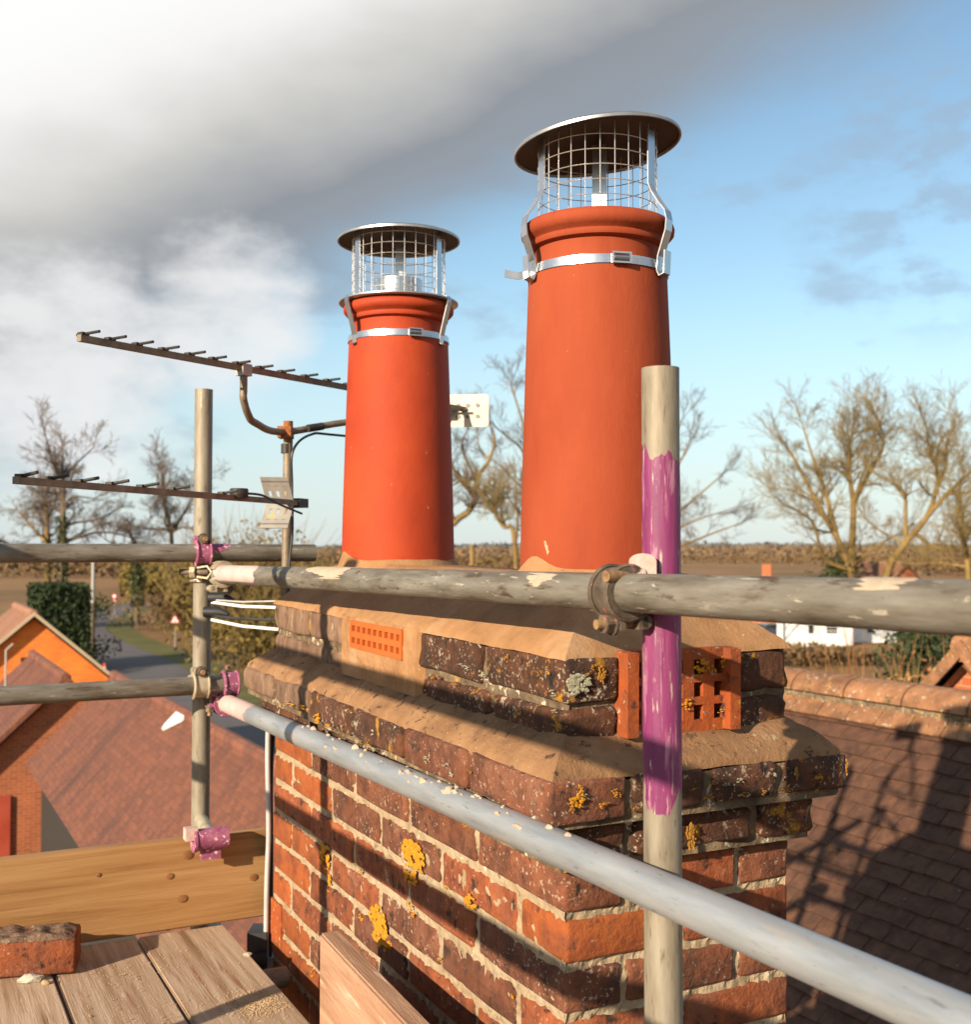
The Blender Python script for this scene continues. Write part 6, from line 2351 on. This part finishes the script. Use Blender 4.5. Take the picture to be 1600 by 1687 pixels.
for i in range(1500):
    px_, py_ = random.gauss(425, 26), random.gauss(1653, 11)
    if random.random() < 0.25:
        px_, py_ = random.uniform(140, 510), random.uniform(1560, 1690)
    p_ = G(px_, py_, EYE + DK)
    q_ = p_.dot(B)
    if q_ > 0.76 or p_.dot(A) > TE - 0.01:
        continue
    s_ = random.uniform(0.0006, 0.0022)
    c_ = p_ + UP * s_ * 0.4
    mb.add([c_ + Vector((s_, 0, 0)), c_ + Vector((-s_, jit(s_), 0)), c_ + Vector((0, s_, 0)), c_ + Vector((0, -s_, 0)), c_ + UP * s_, c_ - UP * s_], [(0, 2, 4), (2, 1, 4), (1, 3, 4), (3, 0, 4), (2, 0, 5), (1, 2, 5), (3, 1, 5), (0, 3, 5)])
o = mb.build('sand_grit', 'grit')
tag(o, 'scattered sandy grit on the deck boards', 'grit', kind='stuff')

# ------------------------------------------------------------------ aerials and cables
mast_xy = Vector((-0.530, 3.062, 0))
m_top = P(475, 694, 3.062)
mast = thing('aerial_mast', 'slim rusty topped aerial mast behind the far corner of the stack', 'mast', (mast_xy.x, mast_xy.y, EYE - 0.75))
mb = MB()
m_b = Vector((mast_xy.x - 0.006, mast_xy.y, EYE - 0.75))
mb.tube([m_b - mast.location, m_top - mast.location - UP * 0.045], 0.0125, 16)
mb.build('shaft', 'aerial_alloy', mast, True)
mb = MB()
mb.tube([m_top - mast.location - UP * 0.0455, m_top - mast.location], 0.0128, 16)
mb.build('rusty_top', 'aerial_rust', mast, True)
mb = MB()
mb.box((mast_xy - A * 0.02 - B * 0.0) - Vector((mast_xy.x, mast_xy.y, 0)) + UP * 0.45, (0.03, 0.07, 0.10), (B, A, UP))
mb.build('wall_bracket', 'aerial_rust', mast)
for zz in (0.46, 0.50):
    mb = MB()
    mb.tube([UP * (zz + 0.55), UP * (zz + 0.575)], 0.0145, 16)
    mb.build('clip', 'aerial_dark', mast)


def bezier_path(pts, n=8):
    return spline([Vector(p) for p in pts], n)


# upper aerial
Hb = 0.4336
bl_ = P(130, 556, 2.334)
br_ = P(772, 676, 3.536)
bl_.z = br_.z = EYE + Hb
ad = (br_ - bl_).normalized()
per = Vector((ad.y, -ad.x, 0))
up_a = thing('television_aerial', 'upper television aerial on a cranked arm behind the smaller looking pot', 'aerial', P(475, 712, 3.05))
L0 = up_a.location
mb = MB()
mb.box((bl_ + br_) / 2 - L0, ((br_ - bl_).length, 0.0135, 0.0135), (ad, per, UP))
mb.build('boom', 'aerial_alloy', up_a)
tick = [132, 178, 222, 266, 308, 348, 388, 425, 462, 500, 536, 570, 602, 632]
for px_ in tick:
    best, s_b = 1e9, 0
    for i in range(300):
        s_ = i * (br_ - bl_).length / 300
        x_, y_ = pix(bl_ + ad * s_)
        if abs(x_ - px_) < best:
            best, s_b = abs(x_ - px_), s_
    c_ = bl_ + ad * (s_b + 0.006) - L0
    mb = MB()
    l1 = 0.050 * (1.0 if px_ < 340 else 0.85)
    mb.tube([c_ + UP * 0.009 - per * 0.02, c_ + UP * 0.010 + per * l1], 0.0032, 8)
    mb.box(c_ + UP * 0.0095, (0.018, 0.016, 0.006), (ad, per, UP))
    mb.build('director', 'aerial_dark', up_a)
pl = br_ - L0
mb = MB()
# reflector panel: plate with round holes rendered as raised dark grommets, curved rim
pw, ph = 0.20, 0.10
pan_n = (-ad * 0.35 + Vector((0, -1, 0)) * 0.9).normalized()
pan_x = UP.cross(pan_n).normalized()
if pan_x.x < 0:
    pan_x = -pan_x
pc = P(752, 677, 3.52) - L0
outl = []
for (sx2, sz2) in ((1, 1), (-1, 1), (-1, -1), (1, -1)):
    for k in range(5):
        a_ = {(1, 1): 0, (-1, 1): 90, (-1, -1): 180, (1, -1): 270}[(sx2, sz2)] + 22.5 * k
        outl.append(pc + pan_x * (sx2 * (pw / 2 - 0.012) + 0.012 * math.cos(R(a_))) + UP * (sz2 * (ph / 2 - 0.012) + 0.012 * math.sin(R(a_))))
mb.poly(outl, -pan_n * 0.004)
pnl = mb.build('reflector_panel', 'plate_cream', up_a)
for dx in (0.018, 0.048, 0.078):
    for dz in (0.016, -0.018):
        mb = MB()
        c_ = pc + pan_x * (dx - 0.012) + UP * dz + pan_n * 0.0015
        mb.tube([c_ - pan_n * 0.001, c_ + pan_n * 0.0008], 0.0065, 14)
        mb.build('hole', 'grey_paint', pnl)
mb = MB()
mb.box(pc - pan_x * 0.03 + pan_n * 0.02, (0.03, 0.035, 0.03), (pan_x, pan_n, UP))
mb.tube([pc - pan_x * 0.03 + pan_n * 0.02, pc + pan_x * 0.04 + pan_n * 0.02], 0.004, 8)
mb.build('dipole_box', 'aerial_dark', up_a)
# cranked arm
arm_h = EYE + 0.314
a1 = P(392, 606, 2.737)
s1 = (a1 - bl_).dot(ad)
a1 = bl_ + ad * s1
a1d = Vector((a1.x, a1.y, arm_h + 0.012))
mo = Vector((mast_xy.x + 0.0, mast_xy.y - 0.027, arm_h))
a3 = bl_ + ad * (s1 + 0.86)
pts_ = [a1 - UP * 0.004, a1 - UP * 0.05, a1d + UP * 0.035, a1d + (mo - a1d) * 0.10 + UP * 0.004, a1d + (mo - a1d) * 0.28 - UP * 0.010, mo, mo + (a3 - mo) * 0.45 - UP * 0.006, Vector((a3.x, a3.y, arm_h)) - ad * 0.10 + UP * 0.005, Vector((a3.x, a3.y, arm_h + 0.045)) - ad * 0.02, a3 - UP * 0.004]
mb = MB()
mb.tube([p - L0 for p in bezier_path(pts_, 8)], 0.0092, 12)
mb.build('cranked_arm', 'aerial_alloy', up_a, True)
mb = MB()
mb.box(mo - L0 + Vector((0, 0.014, 0)), (0.036, 0.05, 0.03))
mb.build('mast_clamp', 'aerial_rust', up_a)
mb = MB()
c_ = mo + (a3 - mo).normalized() * 0.075 - L0
mb.tube([c_, c_ + (a3 - mo).normalized() * 0.05], 0.0105, 12)
mb.build('tape_wrap', 'aerial_dark', up_a, True)
mb = MB()
mb.box(a1 - L0 - UP * 0.004, (0.03, 0.026, 0.028), (ad, per, UP))
mb.build('boom_clamp', 'plate_grey', up_a)
# coax down the mast
mb = MB()
cp_ = [a3 - UP * 0.12 + Vector((0.0, 0, 0)), mo + (a3 - mo) * 0.30 - UP * 0.032, mo + (a3 - mo) * 0.14 - UP * 0.018, mo + Vector((0.022, 0.0, -0.05)), mo + Vector((0.018, 0.012, -0.14)), mo + Vector((0.020, 0.01, -0.26)), mo + Vector((0.012, 0.012, -0.36)), mo + Vector((0.010, 0.012, -0.55)), mo + Vector((0.012, 0.012, -0.80))]
mb.tube(bezier_path(cp_, 8), 0.0034, 8)
o = mb.build('coaxial_cable', 'cable_black', smooth=True)
tag(o, 'thin black coaxial cable looping from the aerial arm down the mast', 'cable')

# lower aerial
lo_l = P(25, 792, 2.056)
lo_r = P(500, 829, 3.06)
lo_l.z = lo_r.z = EYE + 0.1266
ad = (lo_r - lo_l).normalized()
per = Vector((ad.y, -ad.x, 0))
lo_a = thing('television_aerial', 'lower television aerial clamped on the mast with grey reflector', 'aerial', Vector((mast_xy.x, mast_xy.y, EYE + 0.1266)))
L0 = lo_a.location
mb = MB()
mb.box((lo_l + lo_r) / 2 - L0 - per * 0.0, ((lo_r - lo_l).length, 0.0125, 0.0135), (ad, per, UP))
mb.build('boom', 'aerial_alloy', lo_a)
for px_ in (34, 82, 132, 182, 232, 284, 365):
    best, s_b = 1e9, 0
    for i in range(300):
        s_ = i * (lo_r - lo_l).length / 300
        x_, y_ = pix(lo_l + ad * s_)
        if abs(x_ - px_) < best:
            best, s_b = abs(x_ - px_), s_
    c_ = lo_l + ad * (s_b) - L0
    mb = MB()
    l1 = 0.040
    sg_ = -1 if px_ < 50 else 1
    mb.tube([c_ + UP * 0.008, c_ + UP * 0.014 + per * l1 + ad * (0.004 * sg_)], 0.0034, 8)
    mb.box(c_ + UP * 0.009, (0.016, 0.015, 0.006), (ad, per, UP))
    mb.build('director', 'aerial_dark', lo_a)
bc = P(394, 813, 2.75) - L0
mb = MB()
mb.lathe([(0.0005, -0.012), (0.019, -0.012), (0.022, -0.008), (0.022, 0.009), (0.020, 0.012), (0.0005, 0.012)], 28, bc)
mb.build('dipole_box', 'aerial_dark', lo_a, True)
mb = MB()
mb.tube([p for p in bezier_path([bc + Vector((0.02, 0, 0)), bc + Vector((0.045, 0.06, -0.002)), bc + Vector((0.07, 0.15, -0.02)), bc + Vector((0.11, 0.25, -0.04))], 6)], 0.003, 8)
mb.build('lead', 'cable_black', lo_a, True)
# folded reflector: two leaves with square openings
for sgn, nm in ((1, 'upper_leaf'), (-1, 'lower_leaf')):
    mb = MB()
    root = P(462, 829, 2.99) - L0
    tip_u = (UP * sgn * 0.85 - ad * 0.45).normalized()
    wd = (per * 1.0 + Vector((0, 0, 0))).normalized()
    wv = (Vector((1, 0.2, 0))).normalized()
    Lf, Wf = 0.066, 0.070
    # frame bars and openings
    for uu in (-0.5, -0.17, 0.17, 0.5):
        c_ = root + wv * (uu * (Wf - 0.012)) + tip_u * (Lf / 2 + 0.006)
        mb.box(c_, (0.012, 0.003, Lf), (wv, wv.cross(tip_u).normalized(), tip_u))
    for vv in (0.0, 0.55, 0.82, 1.0):
        c_ = root + tip_u * (0.006 + vv * (Lf - 0.010) + 0.005)
        mb.box(c_, (Wf, 0.0032, 0.014), (wv, wv.cross(tip_u).normalized(), tip_u))
    mb.build(nm, 'plate_grey', lo_a)
mb = MB()
mb.box(P(487, 829, 3.05) - L0, (0.05, 0.05, 0.024), (ad, per, UP))
mb.build('mast_clamp', 'aerial_dark', lo_a)

# pale cable clipped down the far edge of the stack
mb = MB()
cpts = [SL((-0.012, LW + 0.010, EYE - 0.40)), SL((-0.014, LW + 0.012, EYE - 0.55)), SL((-0.011, LW + 0.006, EYE - 0.75)), SL((-0.013, LW + 0.012, EYE - 0.95)), SL((-0.012, LW + 0.010, EYE - 1.6))]
mb.tube(bezier_path(cpts, 8), 0.0068, 12)
o = mb.build('stack_cable', 'cable_grey', smooth=True)
tag(o, 'pale grey cable running down the far edge of the stack', 'cable')
mb = MB()
cpts = [SL((0.004, LW + 0.022, EYE - 0.40)), SL((-0.004, LW + 0.026, EYE - 0.6)), SL((-0.002, LW + 0.022, EYE - 0.9)), SL((-0.004, LW + 0.022, EYE - 1.6))]
mb.tube(bezier_path(cpts, 8), 0.009, 12)
o = mb.build('stack_cable', 'cable_black', smooth=True)
tag(o, 'dark cable beside the pale one on the far edge of the stack', 'cable')
# lashing wires from the stack to the far corner tube
for i, (y0_, y1_, r_, m_, nm) in enumerate(((990, 988, 0.0022, 'cable_grey', 'topmost thin wire from the stack to the far corner tube'), (1001, 992, 0.0042, 'white_paint', 'thick pale wire second from the top beside the stack'), (1021, 1014, 0.0036, 'cable_black', 'black wire between the pale wires beside the stack'), (1037, 1021, 0.0042, 'white_paint', 'lowest pale wire beside the stack'))):
    s_ = P(452, y0_, 2.985)
    e_ = P(349, y1_, 3.13)
    mb = MB()
    mb.tube([s_ + Vector((0.012, 0.0, 0)), s_.lerp(e_, 0.5) - UP * 0.004, e_], r_, 8)
    o = mb.build('lashing_wire', m_, smooth=True)
    tag(o, nm, 'wire')
for i, (py_, nm) in enumerate(((984, 'upper black wire connector on the far corner tube'), (1008, 'lower black wire connector on the far corner tube'))):
    c_ = P(361 - i * 8, py_, 3.13)
    mb = MB()
    mb.tube([c_ - Vector((0.028, 0, 0)), c_ + Vector((0.012, 0, 0.0)), c_ + Vector((0.04, -0.01, -0.006))], [0.014, 0.015, 0.004], 12)
    o = mb.build('wire_connector', 'cable_black', smooth=True)
    tag(o, nm, 'connector')
# black box and brown tile slip at the foot of the far edge
bx_ = P(428, 1556, 3.02)
bb = thing('black_box', 'black plastic bracket box at the far foot of the stack', 'box', Vector((bx_.x, bx_.y, bx_.z - 0.05)))
mb = MB()
mb.box((0, 0, 0.05), (0.05, 0.08, 0.085))
mb.box((0.01, -0.05, 0.02), (0.03, 0.03, 0.05))
mb.build('case', 'black_plastic', bb)
mb = MB()
mb.box((0.045, 0.0, 0.01), (0.06, 0.05, 0.03))
mb.build('bracket', 'lead_sheet', bb)
ts = P(459, 1525, 2.965)
mb = MB()
mb.box((0, 0, 0), (0.012, 0.09, 0.125), (B, A, UP))
o = mb.build('tile_slip', 'terracotta_old')
o.location = ts - B * 0.002
tag(o, 'brown tile slip upright against the far edge of the stack', 'tile')
